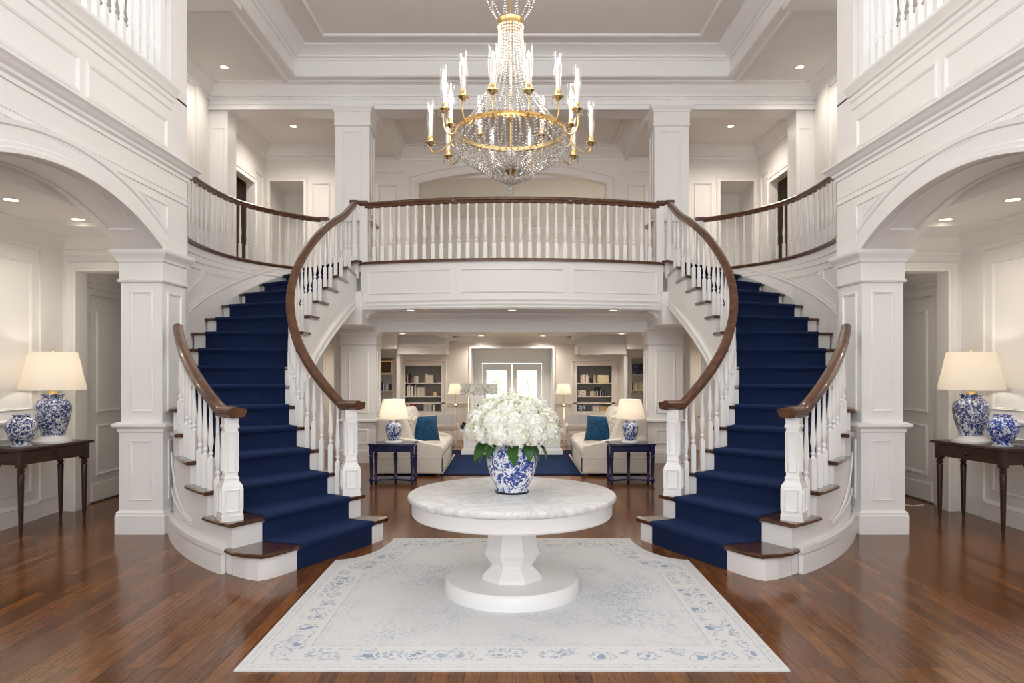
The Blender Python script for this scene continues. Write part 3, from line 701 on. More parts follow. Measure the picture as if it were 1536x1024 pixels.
# fascia
mb = MB()
vs = []
for p in edge: vs += [(p.x, p.y, 2.655), (p.x, p.y, GAL-.03), (p.x, p.y+.18, GAL-.03), (p.x, p.y+.18, 2.655)]
fs = [(0,1,2,3), (160,163,162,161)]
for i in range(40):
    for j in range(4): fs.append((i*4+j, (i+1)*4+j, (i+1)*4+(j+1)%4, i*4+(j+1)%4))
mb.add(vs, fs)
def arcline(x0, x1, z, n=20): return [Vector((lerp(x0,x1,i/n), by(lerp(x0,x1,i/n)), z)) for i in range(n+1)]
MP = [(-.014,.004),(-.012,-.010),(0,-.020),(.008,-.012),(.014,-.010),(.014,.004)]
for z in (2.685, 2.73, 2.80): mb.sweep(arcline(-BX, BX, z, 40), [(-.02,.01),(-.02,-.025),(0,-.03),(.012,-.015),(.02,-.012),(.02,.01)])
for (x0, x1) in ((-2.38,-.98), (-.82,.72+.10), (.98,2.38)):
    n = 20; zz0, zz1 = 2.92, 3.28
    for z in (zz0, zz1): mb.sweep(arcline(x0, x1, z), [(a, b) for a, b in MP])
    for x in (x0, x1): mb.box(x-.014, x+.014, by(x)-.018, by(x)+.01, zz0-.01, zz1+.01)
trim(mb)
mb = MB(); poly = [(p.x, p.y+.05) for p in edge]+[(BX+.3,12.0),(BX+.3,16),(-BX-.3,16),(-BX-.3,12.0)]
mb.prism(poly, 3.30, GAL-.04); struct(mb, 'ceiling', 'ceilw')
mb = MB(); mb.prism(poly, GAL-.04, GAL); struct(mb, 'floor', 'floor')
mb = MB(); poly = [(p.x, p.y+.1) for p in edge]+[(BX,13.3),(-BX,13.3)]
mb.prism(poly, 2.68, 2.74); struct(mb, 'ceiling', 'ceil')
# bridge balustrade
r = thing('balustrade', 'long bowed white balustrade with dark handrail across the central bridge', 'railing', (0,0,0))
MB().sweep([p+Vector((0,0,GAL+.95)) for p in edge], [(a*1.2, b*1.2) for a, b in RAILP]).build('handrail', 'rail', r)
MB().sweep([p+Vector((0,0,GAL-.015)) for p in edge], [(-.022,-.05),(-.022,.06),(.022,.06),(.022,-.04),(.01,-.05)]).build('base_strip', 'rail', r)
for i in range(33):
    x = lerp(-2.26, 2.26, i/32); o = link('baluster', BAL, r, (x, by(x), GAL)); o.scale = (1.45,1.45,.90)
for s_ in (-1, 1):
    for x, w in ((2.44,.13),): MB().cbox((s_*x, by(x)+.02, GAL+.46), (w,w,.93)).build('newel_post', 'white', r)
    MB().cbox((s_*2.50, by(2.45)+.03, GAL+1.0), (.22,.12,.045)).build('newel_cap', 'rail', r)
# beams under the bridge and of the upper hall
mb = MB()
mb.box(-2.5, 2.5, 12.9, 13.35, 2.36, 2.72)
for z, o in ((2.40,.012),(2.46,.02),(2.55,.03)): mb.box(-2.5, 2.5, 12.9-o, 12.91, z, z+.03)
crown(mb, [Vector((-2.5,12.9,2.68)), Vector((2.5,12.9,2.68))], .16, .14)
for s_ in (1, -1):
    n0 = len(mb.v); mb.box(-3.05,-2.45,11.62,12.9,2.42,2.95); crown(mb, [Vector((-2.45,11.95,2.679)), Vector((-2.45,12.88,2.679))], .16, .14)
    mb.box(-5.45,-3.05,12.6,13.3,2.42,3.3); mb.box(-3.10,-2.46,12.4,13.4,2.40,3.4)
    if s_ < 0:
        for i in range(n0, len(mb.v)): x, y, z = mb.v[i]; mb.v[i] = (-x, y, z)
trim(mb)
ZC = 6.80
mb = MB()
mb.box(-5.5,5.5,12.85,13.30,6.36,7.3)
mb.box(-5.5,5.5,12.83,12.86,6.46,6.49); mb.box(-5.5,5.5,12.82,12.86,6.36,6.385)
crown(mb, [Vector((-5.47,12.85,ZC)), Vector((5.47,12.85,ZC))], .18, .26)
for s_ in (1,-1):
    n0 = len(mb.v); crown(mb, [Vector((-5.47,7.0,ZC)), Vector((-5.47,12.85,ZC))], .18, .26)
    mb.box(-3.12,-2.52,13.3,15.9,6.40,6.7); mb.box(-5.50,-5.15,12.9,13.30,GAL,6.4)
    mb.panel((-5.42,12.9,GAL+.3), (1,0,0), (0,0,1), .2, 2.3, (0,-1,0)) 
    # bay crowns
    crown(mb, [Vector((-5.47,13.3,6.63)), Vector((-5.47,15.8,6.63)), Vector((-3.12,15.8,6.63)), Vector((-3.12,13.3,6.63))], .15, .30)
    mb.box(-5.2,-3.3,13.3,13.36,6.60,6.64)
    if s_ < 0:
        for i in range(n0, len(mb.v)): x, y, z = mb.v[i]; mb.v[i] = (-x, y, z)
crown(mb, [Vector((-2.52,13.3,6.63)), Vector((-2.52,15.8,6.63)), Vector((2.52,15.8,6.63)), Vector((2.52,13.3,6.63))], .18, .32)
mb.sweep([Vector((-2.2,13.7,6.625)), Vector((-2.2,15.5,6.625)), Vector((2.2,15.5,6.625)), Vector((2.2,13.7,6.625))], [(0,-.02),(-.02,-.015),(-.02,.015),(0,.02)], (0,0,1), True)
trim(mb)
mb = MB(); mb.box(-5.5,5.5,13.2,16.0,6.63,6.75); struct(mb, 'ceiling', 'ceil')
# hall ceiling ring with tray
TX, TY = 3.80, 12.42; TY0 = -5.0
mb = MB(); mb.box(-5.6,-TX-.03,-5,12.9,ZC,ZC+.1); mb.box(TX+.03,5.6,-5,12.9,ZC,ZC+.1); mb.box(-TX,TX,TY+.03,12.9,ZC,ZC+.1); struct(mb, 'ceiling', 'ceil')
mb = MB(); mb.box(-TX-.1,TX+.1,-5,TY+.1,7.26,7.36); struct(mb, 'ceiling', 'ceil')
mb = MB()
for a in ((-TX-.06,-TX,TY0,TY+.06),(TX,TX+.06,TY0,TY+.06),(-TX,TX,TY,TY+.06)): mb.box(a[0],a[1],a[2],a[3],ZC-.005,7.3)
tp = [Vector((-TX,TY0,7.26)), Vector((-TX,TY,7.26)), Vector((TX,TY,7.26)), Vector((TX,TY0,7.26))]
crown(mb, tp, .27, .20)
mb.sweep([p-Vector((0,0,.46)) for p in tp], [(-.02,.14),(-.02,-.02),(0,-.035),(.03,-.035),(.04,0),(.04,.14)])
mb.sweep([p-Vector((0,0,.46)) for p in [Vector((-TX-.17,TY0,7.26)), Vector((-TX-.17,TY+.17,7.26)), Vector((TX+.17,TY+.17,7.26)), Vector((TX+.17,TY0,7.26))]], [(0,.04),(-.03,.03),(-.045,-.02),(-.03,-.04),(0,-.05)])
mb.sweep([Vector((-3.16,TY0,7.26)), Vector((-3.16,11.87,7.26)), Vector((3.16,11.87,7.26)), Vector((3.16,TY0,7.26))], [(0,-.04),(-.02,-.035),(-.035,-.01),(-.02,.02),(0,.04)])
trim(mb)
# dentils under the crowns
mb = MB()
for i in range(190):
    x = -5.35+i*10.7/189; mb.box(x-.017,x+.017,12.80,12.85,ZC-.235,ZC-.205)
for i in range(128):
    x = -3.7+i*7.4/127; mb.box(x-.017,x+.017,TY-.07,TY,7.10,7.13)
for s_ in (-1,1):
    for i in range(84):
        y = 7.2+i*.0620; a, b = sorted((s_*(TX-.07), s_*TX)); mb.box(a,b,y,y+.034,7.10,7.13)
        a, b = sorted((s_*5.42, s_*5.47)); mb.box(a,b,y,y+.034,ZC-.235,ZC-.205)
trim(mb)
mb = MB()
for s_ in (1,-1):
    n0 = len(mb.v)
    mb.sweep([Vector((-5.2,10.1,ZC)), Vector((-4.02,10.1,ZC)), Vector((-4.02,12.62,ZC)), Vector((-5.2,12.62,ZC))], [(0,-.03),(-.02,-.02),(-.03,.0),(-.015,.02),(0,.03)], (0,0,1), False)
    mb.box(-5.47,-TX,9.3,10.0,6.72,6.82)
    if s_ < 0:
        for i in range(n0, len(mb.v)): x, y, z = mb.v[i]; mb.v[i] = (-x, y, z)
trim(mb)
# upper back wall with the arched recess
mb = MB(); y0, y1 = 15.8, 16.0; hs = 2.08
def az(x): 
    rise = .27; Rr = (hs*hs+rise*rise)/(2*rise); return 5.80-(Rr-rise)+math.sqrt(max(0, Rr*Rr-x*x))
n = 24; xs2 = [lerp(-hs, hs, i/n) for i in range(n+1)]; vs = []
for x in xs2: vs += [(x,y0,az(x)),(x,y0,6.7),(x,y1,az(x)),(x,y1,6.7)]
fs = []
for i in range(n): a = i*4; b = a+4; fs += [(a,b,b+1,a+1),(a+2,a+3,b+3,b+2),(a,a+2,b+2,b)]
mb.add(vs, fs)
pa = [Vector((-hs,y0,GAL))]+[Vector((x,y0,az(x))) for x in xs2]+[Vector((hs,y0,GAL))]
mb.sweep(pa, [(0,0),(.035,0),(.035,.03),(.02,.05),(.02,.16),(.04,.18),(.04,.21),(0,.22)], (0,-1,0))
for s_ in (1,-1):
    n0 = len(mb.v)
    # side bay: niche opening x -5.4..-4.68 , z to 5.65
    mb.box(-3.95,-hs,y0,y1,GAL-.3,6.7); mb.box(-5.6,-5.42,y0,y1,GAL-.3,6.7); mb.box(-5.42,-4.62,y0,y1,5.85,6.7); mb.box(-4.62,-3.95,y0,y1,GAL-.3,6.7)
    mb.panel((-4.42,y0,GAL+.35), (1,0,0), (0,0,1), .36, 2.0, (0,-1,0), .04, .02)
    mb.panel((-2.95,y0,GAL+.35), (1,0,0), (0,0,1), .36, 1.95, (0,-1,0), .04, .02)
    mb.box(-3.5,-2.4,y0-.03,y0,6.05,6.12)
    mb.sweep([Vector((-5.36,y0,GAL)), Vector((-5.36,y0,5.85)), Vector((-4.62,y0,5.85)), Vector((-4.62,y0,GAL))], [(0,0),(.03,0),(.02,.02),(.02,.06),(.03,.08),(0,.09)], (0,-1,0))
    mb.box(-5.6,-4.5,17.0,17.1,GAL-.3,6.0); mb.box(-5.55,-5.42,y1,17.0,GAL-.3,6.0); mb.box(-4.62,-4.5,y1,17.0,GAL-.3,6.0); mb.box(-5.5,-4.5,y1,17.1,5.85,6.0)
    if s_ < 0:
        for i in range(n0, len(mb.v)): x, y, z = mb.v[i]; mb.v[i] = (-x, y, z)
struct(mb, 'wall_back', 'wall')
mb = MB(); mb.box(-3,3,20.4,20.5,GAL-.3,6.2); mb.box(-2.6,-2.5,16,20.5,GAL-.3,6.2); mb.box(2.5,2.6,16,20.5,GAL-.3,6.2)
crown(mb, [Vector((-2.5,16,5.98)), Vector((-2.5,20.4,5.98)), Vector((2.5,20.4,5.98)), Vector((2.5,16,5.98))], .2, .28)
mb.panel((-2.2,20.4,GAL+.9), (1,0,0), (0,0,1), 1.3, 1.2, (0,-1,0), .05, .03); mb.panel((-.65,20.4,GAL+.9), (1,0,0), (0,0,1), 1.3, 1.2, (0,-1,0), .05, .03); mb.panel((.9,20.4,GAL+.9), (1,0,0), (0,0,1), 1.3, 1.2, (0,-1,0), .05, .03)
struct(mb, 'wall_back', 'wall')
mb = MB(); mb.box(-3,3,15.95,20.5,6.08,6.2); mb.box(-2.6,2.6,16.0,20.5,5.98,6.1); struct(mb, 'ceiling', 'ceil')
mb = MB(); mb.box(-6,6,16,20.5,GAL-.1,GAL); struct(mb, 'floor', 'linen')
# ------------------------------------------------------------------ sitting room shell
LY = 17.0; LZ = 2.46
mb = MB()
DX = .97
BK = ((-2.55,-1.69), (1.55,2.38))   # bookcase openings
NI = ((-3.22,-2.86), (2.86,3.20))
bz0, bz1 = .68, 1.77
def wall_with_holes(mb, xa, xb, holes, y0, y1, z0, z1):
    xs_ = xa
    for (a, b, c, d) in sorted(holes):
        if a > xs_: mb.box(xs_, a, y0, y1, z0, z1)
        if c > z0: mb.box(a, b, y0, y1, z0, c)
        if d < z1: mb.box(a, b, y0, y1, d, z1)
        xs_ = b
    mb.box(xs_, xb, y0, y1, z0, z1)
wall_with_holes(mb, -3.5, 3.5, [(-DX,DX,0,2.185)]+[(a,b,bz0,bz1) for a,b in BK]+[(a,b,.9,1.95) for a,b in NI], LY, LY+.1, 0, LZ)
for a, b in BK:
    mb.sweep([Vector((a,LY,bz0)), Vector((a,LY,bz1)), Vector((b,LY,bz1)), Vector((b,LY,bz0))], [(0,0),(.02,0),(.02,.09),(.035,.10),(.035,.12),(0,.13)], (0,-1,0), True)
for x0, x1 in ((-1.62,-1.05),(1.02,1.50)): mb.panel((x0,LY,.95) if False else (x0+.05,LY,.35), (1,0,0), (0,0,1), x1-x0-.12, .45, (0,-1,0), .025, .012)
mb.box(-3.5,-DX,LY-.02,LY,.86,.89); mb.box(DX,3.5,LY-.02,LY,.86,.89)
mb.box(-3.5,-DX,LY-.02,LY,0,.16); mb.box(DX,3.5,LY-.02,LY,0,.16)
struct(mb, 'wall_back', 'greige')
mb = MB()
for (a, b) in BK: mb.box(a-.02,b+.02,LY+.34,LY+.38,bz0-.05,bz1+.05); mb.box(a-.04,a,LY+.1,LY+.38,bz0-.05,bz1+.05); mb.box(b,b+.04,LY+.1,LY+.38,bz0-.05,bz1+.05); mb.box(a-.02,b+.02,LY+.0,LY+.38,bz1,bz1+.05); mb.box(a-.02,b+.02,LY+.1,LY+.38,bz0-.05,bz0)
struct(mb, 'wall_back', 'grey')
mb = MB()
for (a, b) in NI: mb.box(a-.02,b+.02,LY+.30,LY+.34,.85,2.0); mb.box(a-.04,a,LY+.1,LY+.34,.85,2.0); mb.box(b,b+.04,LY+.1,LY+.34,.85,2.0); mb.box(a,b,LY+.1,LY+.34,1.95,2.0); mb.box(a,b,LY+.1,LY+.34,.85,.90)
struct(mb, 'wall_back', 'cush' if False else 'greige')
# soffit boxes above the bookcases
mb = MB()
for s_ in (1,-1):
    n0 = len(mb.v)
    mb.box(-2.62,-1.50,16.3,LY,2.03,2.25); mb.box(-2.66,-1.47,16.27,LY,2.20,2.27); mb.box(-2.62,-1.50,16.45,LY,2.25,2.462); mb.box(-2.66,-2.58,16.4,LY,0,2.05); 
    mb.box(-3.5,-2.6,16.1,LY,2.15,2.46)
    mb.box(-3.35,-3.25,13.4,LY,0,LZ); crown(mb, [Vector((-3.25,13.4,LZ)), Vector((-3.25,LY,LZ)), Vector((-1.3,LY,LZ))], .13, .16)
    # ceiling beams
    mb.box(-1.62,-1.40,13.3,LY,2.40,2.5)
    if s_ < 0:
        for i in range(n0, len(mb.v)): x, y, z = mb.v[i]; mb.v[i] = (-x, y, z)
crown(mb, [Vector((-1.4,LY,LZ)), Vector((1.4,LY,LZ))], .13, .14)
trim(mb, 'wall')
mb = MB(); mb.box(-6,6,13.2,18.6,LZ,LZ+.1); struct(mb, 'ceiling', 'ceil')
# embrasure and french door
mb = MB(); mb.box(-DX-.1,-DX,LY+.1,18.2,0,2.3); mb.box(DX,DX+.1,LY+.1,18.2,0,2.3); mb.box(-DX-.1,DX+.1,LY+.1,18.2,2.185,2.3)
mb.box(-DX,-.76,18.1,18.2,0,2.2); mb.box(.76,DX,18.1,18.2,0,2.2); mb.box(-.76,.76,18.1,18.2,1.84,2.2)
mb.sweep([Vector((-DX,LY,0)), Vector((-DX,LY,2.185)), Vector((DX,LY,2.185)), Vector((DX,LY,0))], [(0,0),(.03,0),(.03,.05),(.0,.06)], (0,-1,0))
mb.sweep([Vector((-.76,18.1,0)), Vector((-.76,18.1,1.84)), Vector((.76,18.1,1.84)), Vector((.76,18.1,0))], [(0,0),(.03,0),(.03,.07),(.0,.08)], (0,-1,0))
trim(mb)
for s_, x0, x1 in ((1,-.755,-.005), (2,.005,.755)):
    mb = MB(); xa, xb = (x0+.11, x1-.14) if s_ == 1 else (x0+.12, x1-.13); y0, y1 = 18.12, 18.17
    mb.box(x0,xa,y0,y1,.01,1.83); mb.box(xb,x1,y0,y1,.01,1.83); mb.box(xa,xb,y0,y1,1.66,1.83); mb.box(xa,xb,y0,y1,.01,.42)
    d = struct(mb, 'door_%d' % (s_+2), 'white')
    MB().box(xa,xb,18.14,18.148,.42,1.66).build('glass_pane', 'pane', d)
    hx = x1-.045 if s_ == 1 else x0+.045
    h_ = MB(); h_.box(hx-.015,hx+.015,18.105,18.12,1.02,1.22); h_.tube([(hx,18.12,1.10),(hx,18.07,1.10),(hx-(.10 if s_ == 1 else -.10),18.07,1.10)], .008); h_.build('door_handle', 'chrome', d)
# passages left and right behind the stairs
for S in (1,-1):
    side = 'left' if S > 0 else 'right'
    mb = MB(); wall_with_holes(mb, -6, -3.35, [(-4.22,-3.98,.75,1.95)], 15.0, 15.12, 0, LZ)
    mb.sweep([Vector((-4.22,15.0,.75)), Vector((-4.22,15.0,1.95)), Vector((-3.98,15.0,1.95)), Vector((-3.98,15.0,.75))], [(0,0),(.02,0),(.02,.05),(0,.06)], (0,-1,0), True)
    mb.box(-3.68,-3.52,14.9,15,0,LZ); mb.box(-3.70,-3.50,14.87,15,2.0,2.06); mb.box(-6,-3.35,14.97,15,0,.16)
    mb.box(-5.6,-5.45,11.7,15,0,LZ+.9)
    struct(mb, 'wall_%s' % side, 'greige', S)
    mb = MB(); xx = (-4.22,-3.98); mb.box(xx[0],xx[1],15.05,15.07,1.33,1.36)
    w = struct(mb, 'window_%d' % (1 if S > 0 else 2), 'white', S)
    MB().box(xx[0],xx[1],15.058,15.062,.75,1.95).build('glass_pane', 'pane', w, S)
# ------------------------------------------------------------------ garden
def hedge(x0, x1, y, h, lab):
    mb = MB()
    for i in range(3200):
        c = Vector((R.uniform(x0,x1), y+R.uniform(-.5,.5), R.uniform(0,h))); a = R.uniform(0,6.28); b = R.uniform(-1,1); s_ = R.uniform(.035,.08)
        u = Vector((math.cos(a),math.sin(a),b)).normalized()*s_; v = Vector((-math.sin(a),math.cos(a)*.6,R.uniform(-.6,.8))).normalized()*s_*.6
        mb.add([c-u,c-v,c+u,c+v], [(0,1,2,3)])
    for i in range(8):
        x = lerp(x0,x1,(i+.5)/8); mb.tube([(x,y,0),(x+.1,y,h*.6),(x,y,h*.9)], .04, 5)
    return mb.build('hedge', 'hedge', None, 1, label=lab, category='shrub')
hedge(-3.5,3.5,22.5,1.75,'pale leafy green shrubbery outside the glazed double doors')
mb = MB(); mb.box(-14,14,18.4,40,-.12,-.02); mb.build('lawn', 'ground', None, 1, kind='structure')
# ------------------------------------------------------------------ downlights
def downlight(x, y, z, lab, e=0, col_=(1,.90,.78), spot=True, grp=None):
    r = thing('downlight', lab, 'ceiling light', (x,y,z), 0, grp)
    m1 = MB(); m1.lathe([(.062,-.004),(.085,-.006),(.092,-.002),(.092,.0)], 24, capb=False, capt=False); m1.build('trim_ring', 'white', r)
    m2 = MB(); m2.lathe([(.064,-.004),(.05,-.003)], 24); m2.build('lens', 'lens', r)
    if e:
        L = bpy.data.lights.new('downlight_beam', 'SPOT'); L.energy = e; L.color = col_; L.spot_size = 2.7; L.spot_blend = 1; L.shadow_soft_size = .06
        o = bpy.data.objects.new('downlight_beam', L); col.objects.link(o); o.location = (0,0,-.03); o.parent = r
for s_, sd in ((-1,'left'),(1,'right')):
    downlight(s_*4.75, 6.75, 3.30, 'recessed downlight in the %s side room, the one nearer the camera' % sd, 25)
    downlight(s_*4.66, 7.65, 3.30, 'recessed downlight in the %s side room, nearer the doorway' % sd, 25)
    downlight(s_*4.87, 12.05, ZC, 'recessed downlight in the hall ceiling beside the tray, %s' % sd, 55)
    downlight(s_*4.45, 14.5, 6.63, 'recessed downlight over the upper gallery, %s bay' % sd, 160)
    downlight(s_*1.71, 12.0, 2.68, 'recessed downlight under the bridge, %s one of three' % sd, 60)
    downlight(s_*2.40, 15.6, LZ, 'recessed downlight in the sitting room ceiling above the %s bookcase' % sd, 45)
    downlight(s_*.72, 16.6, LZ, 'small downlight in the sitting room ceiling near the doors, %s' % sd, 60)
    downlight(s_*3.9, 14.0, LZ, 'added downlight brightening the dim passage behind the %s staircase' % sd, 60)  # added lamp, put in because the passage was dim
downlight(0, 12.0, 2.68, 'recessed downlight under the bridge, middle one of three', 60)
downlight(-2.07, 16.5, 2.03, 'small downlight in the soffit over the left bookcase', 6)
downlight(1.68, 16.5, 2.03, 'small downlight in the soffit over the right bookcase, nearer the doors', 5)
downlight(1.98, 16.5, 2.03, 'small downlight in the soffit over the right bookcase, farther from the doors', 5)
downlight(1.35, 18.0, 5.98, 'downlight in the vaulted recess behind the bridge', 150)
# ------------------------------------------------------------------ entry rug
mb = MB()
def rugpoly(off=0):
    p = [(-RX+off,-RH+off),(RX-off,-RH+off)]
    for sg in (1,-1):
        a = []
        for i in range(13):
            th = PI/2*i/12; ex_, ey_ = .385+off, .80+off
            a.append((sg*(RX-ex_*math.cos(PI/2-th)) if False else sg*(RX-ex_*math.sin(th)), RH-ey_*math.cos(th)))
        a = [(sg*(RX-off), a[0][1])]+a[1:-1]+[(a[-1][0], RH-off)]
        p += a if sg > 0 else a[::-1]
    return p
po = rugpoly(); pi_ = rugpoly(.008); n = len(po)
mb.add([(x,y,.0) for x,y in po]+[(x,y,.009) for x,y in po]+[(x,y,.013) for x,y in pi_], [tuple(range(2*n,3*n))]+[(i,(i+1)%n,n+(i+1)%n,n+i) for i in range(n)]+[(n+i,n+(i+1)%n,2*n+(i+1)%n,2*n+i) for i in range(n)])
mb.build('area_rug', 'rug', None, 1, loc=(0,RC,.001), label='large faded cream and blue bordered rug under the round pedestal table', category='rug')
# ------------------------------------------------------------------ round table
TC = (0, 5.42)
t = thing('pedestal_table', 'round white pedestal table with marble top on the cream rug', 'table', (TC[0],TC[1],.0142))
MB().lathe([(.74,.695),(.775,.700),(.785,.712),(.787,.728),(.782,.740),(.77,.746)], 96).build('tabletop', 'marble', t)
MB().lathe([(.70,.585),(.745,.588),(.755,.60),(.757,.675),(.76,.68),(.76,.695)], 96).build('apron', 'white', t)
MB().lathe([(.505,.0),(.507,.01),(.507,.085),(.498,.10),(.49,.108),(.05,.108)], 96).build('base', 'white', t)
MB().lathe([(.24,.108),(.24,.135),(.222,.155),(.165,.205),(.165,.215),(.225,.30),(.225,.312),(.212,.335),(.165,.585)], 8, a0=PI/8).build('pedestal', 'white', t, ang=20)
# vase
def vase_prof(h, w, neck, foot, lip, sh=.66):
    pts = [(foot,0),(foot*1.02,.02*h),(foot*.96,.06*h),(foot*1.06,.12*h)]
    for i in range(1, 15):
        t_ = i/15; z = .12+(sh-.12)*t_; r_ = lerp(foot*1.06, w, math.sin(t_*PI/2)**.88); pts.append((r_, z*h))
    for i in range(0, 9):
        t_ = i/8; z = sh+(.92-sh)*t_; r_ = neck+(w-neck)*math.cos(t_*PI/2)**.75 if t_ < 1 else neck; pts.append((r_, z*h))
    pts += [(neck,.95*h),(lip,.985*h),(lip,h),(lip*.85,h),(lip*.8,.93*h)]
    return pts
ZT = .0142+.746
v = thing('vase', 'large blue and white porcelain vase on the round marble table', 'vase', (0,TC[1],ZT+.001))
MB().lathe(vase_prof(.44,.198,.105,.122,.125), 48).build('body', 'porc', v)
MB().lathe([(.128,0),(.130,.010),(.124,.014)], 48).build('foot_ring', 'black', v)
# hydrangeas
def floret_head(r, n, seed):
    rr = random.Random(seed); mb = MB()
    mb.sphere((0,0,0), r*.80, 10, 6)
    for i in range(n):
        z = 1-2*(i+.5)/n; a = i*2.39996+rr.uniform(-.2,.2); q_ = math.sqrt(1-z*z); N = Vector((q_*math.cos(a), q_*math.sin(a), z))
        if z < -.75: continue
        U = N.orthogonal().normalized(); U.rotate(Matrix.Rotation(rr.uniform(0,6.28), 3, N)); V = N.cross(U)
        c = N*(r*rr.uniform(.90,1.06)); N2 = (N+Vector((rr.uniform(-.35,.35),rr.uniform(-.35,.35),rr.uniform(-.35,.35)))).normalized()
        U = (U-N2*U.dot(N2)).normalized(); V = N2.cross(U); s_ = r*rr.uniform(.13,.19)
        for k in range(4):
            d = U*math.cos(k*PI/2)+V*math.sin(k*PI/2); e = U*math.cos(k*PI/2+PI/2)+V*math.sin(k*PI/2+PI/2)
            mb.add([c, c+d*s_*.6+e*s_*.48+N2*s_*.12, c+d*s_*1.12+N2*s_*rr.uniform(-.1,.25), c+d*s_*.6-e*s_*.48+N2*s_*.12], [(0,1,2,3)])
    return mb.mesh('hydrangea_blooms', 'petal', ang=30)
HM = [floret_head(.098, 210, i) for i in range(3)]
def leaf_mb(L=.17, W=.05, droop=.5):
    mb = MB(); n = 8
    for i in range(n+1):
        t_ = i/n; w = W*math.sin(PI*min(1, t_*.93+.05))**.8*(1-.25*t_); x = L*t_*math.cos(droop*t_); z = -L*t_*math.sin(droop*t_)
        mb.v += [(x,-w,z+w*.25),(x,0,z),(x,w,z+w*.25)]
    for i in range(n):
        a = i*3; mb.f += [(a,a+1,a+4,a+3),(a+1,a+2,a+5,a+4)]
    return mb
LEAF = leaf_mb().mesh('leaf', 'leaf')
hc = Vector((0,TC[1],ZT+.40)); hi = 0
def dome(a, el, lab, leaf=0):
    global hi
    p = hc+Vector((math.cos(a)*math.cos(el)*.265, math.sin(a)*math.cos(el)*.265, math.sin(el)*.205+.065))
    o = thing('hydrangea', lab, 'flower', p, R.uniform(0,6), 'white hydrangeas in the large vase'); hi += 1
    b_ = link('bloom', HM[hi%3], o); b_.rotation_euler = (R.uniform(-.3,.3),R.uniform(-.3,.3),0); s_ = R.uniform(1.02,1.16); b_.scale = (s_,s_,s_*.9)
    inner = hc-p; st = MB(); st.tube([(0,0,0), tuple(inner*.5+Vector((0,0,-.05))), tuple(inner+Vector((0,0,-.12)))], .004, 6)
    st_ = st.build('stem', 'leaf', o); st_.rotation_euler.z = -o.rotation_euler.z
    for k in range(leaf):
        l = link('leaf', LEAF, o); ang = a+R.uniform(-.5,.5)+(k-.5)*.5
        l.location = Matrix.Rotation(-o.rotation_euler.z, 3, 'Z') @ Vector((-math.cos(a)*.10, -math.sin(a)*.10, -.06)); l.rotation_euler = (R.uniform(-.4,.4), .45+R.uniform(-.15,.3), ang-o.rotation_euler.z); s2 = R.uniform(.85,1.25); l.scale = (s2,s2,s2)
for i in range(12): dome(i*2*PI/12+.15, -.02, 'white hydrangea head in the lowest ring of the vase bouquet, leaves below' if i in (6,7,9,10,11) else 'white hydrangea head in the lowest ring of the vase bouquet without leaves', {6:2,7:2,10:2,11:2,9:1}.get(i,0))
for i in range(10): dome(i*2*PI/10+.4, .40, 'white hydrangea head in the middle ring of the vase bouquet')
for i in range(7): dome(i*2*PI/7, .88, 'white hydrangea head in the upper ring of the vase bouquet')
dome(0, PI/2, 'white hydrangea head at the very top of the vase bouquet')
# ------------------------------------------------------------------ lamps and jars
def shade_mb(r0, r1, z0, z1):
    mb = MB(); mb.lathe([(r0,z0),(r1,z1)], 40, capb=False, capt=False); mb.lathe([(r0-.003,z0),(r1-.003,z1)], 40, capb=False, capt=False); return mb
def bulb_light(parent, z, e, size=.05):
    L = bpy.data.lights.new('lamp_glow', 'POINT'); L.energy = e; L.color = (1,.92,.80); L.shadow_soft_size = size
    o = bpy.data.objects.new('lamp_glow', L); col.objects.link(o); o.parent = parent; o.location = (0,0,z)
def table_lamp(x, y, z, sc_, lab, m_='porc', base=.07, e=9):
    r = thing('table_lamp', lab, 'lamp', (x,y,z)); s = sc_
    MB().lathe([(.185*s,0),(.185*s,.025*s),(.17*s,.035*s),(.15*s,.05*s),(.12*s,base)], 40).build('base', 'white', r)
    pr = [(a, b+base-.002) for a, b in vase_prof(.455*s,.178*s,.095*s,.115*s,.12*s,.68)]
    MB().lathe(pr, 40).build('body', m_, r)
    zt = base+.455*s
    MB().lathe([(.06*s,zt-.02),(.055*s,zt+.02*s),(.02*s,zt+.03*s),(.02*s,zt+.07*s),(.03*s,zt+.075*s),(.012*s,zt+.10*s),(.006*s,zt+.2*s),(.006*s,zt+.46*s)], 16).build('stem', 'gold', r)
    shade_mb(.325*s,.235*s, zt+.045*s, zt+.455*s).build('lamp_shade', 'lampshade', r)
    MB().sphere((0,0,zt+.475*s), .014*s).build('finial', 'gold', r)
    bulb_light(r, zt+.25*s, e)
    return r
def jar(x, y, z, h, w, lab, m_):
    r = thing('ginger_jar', lab, 'jar', (x,y,z))
    MB().lathe([(w*.62,0),(w*.64,.012),(w*.6,.014)], 36).build('foot', 'white', r)
    MB().lathe([(a, b+.013) for a, b in vase_prof(h,w,w*.5,w*.55,w*.56,.62)], 36).build('body', m_, r)
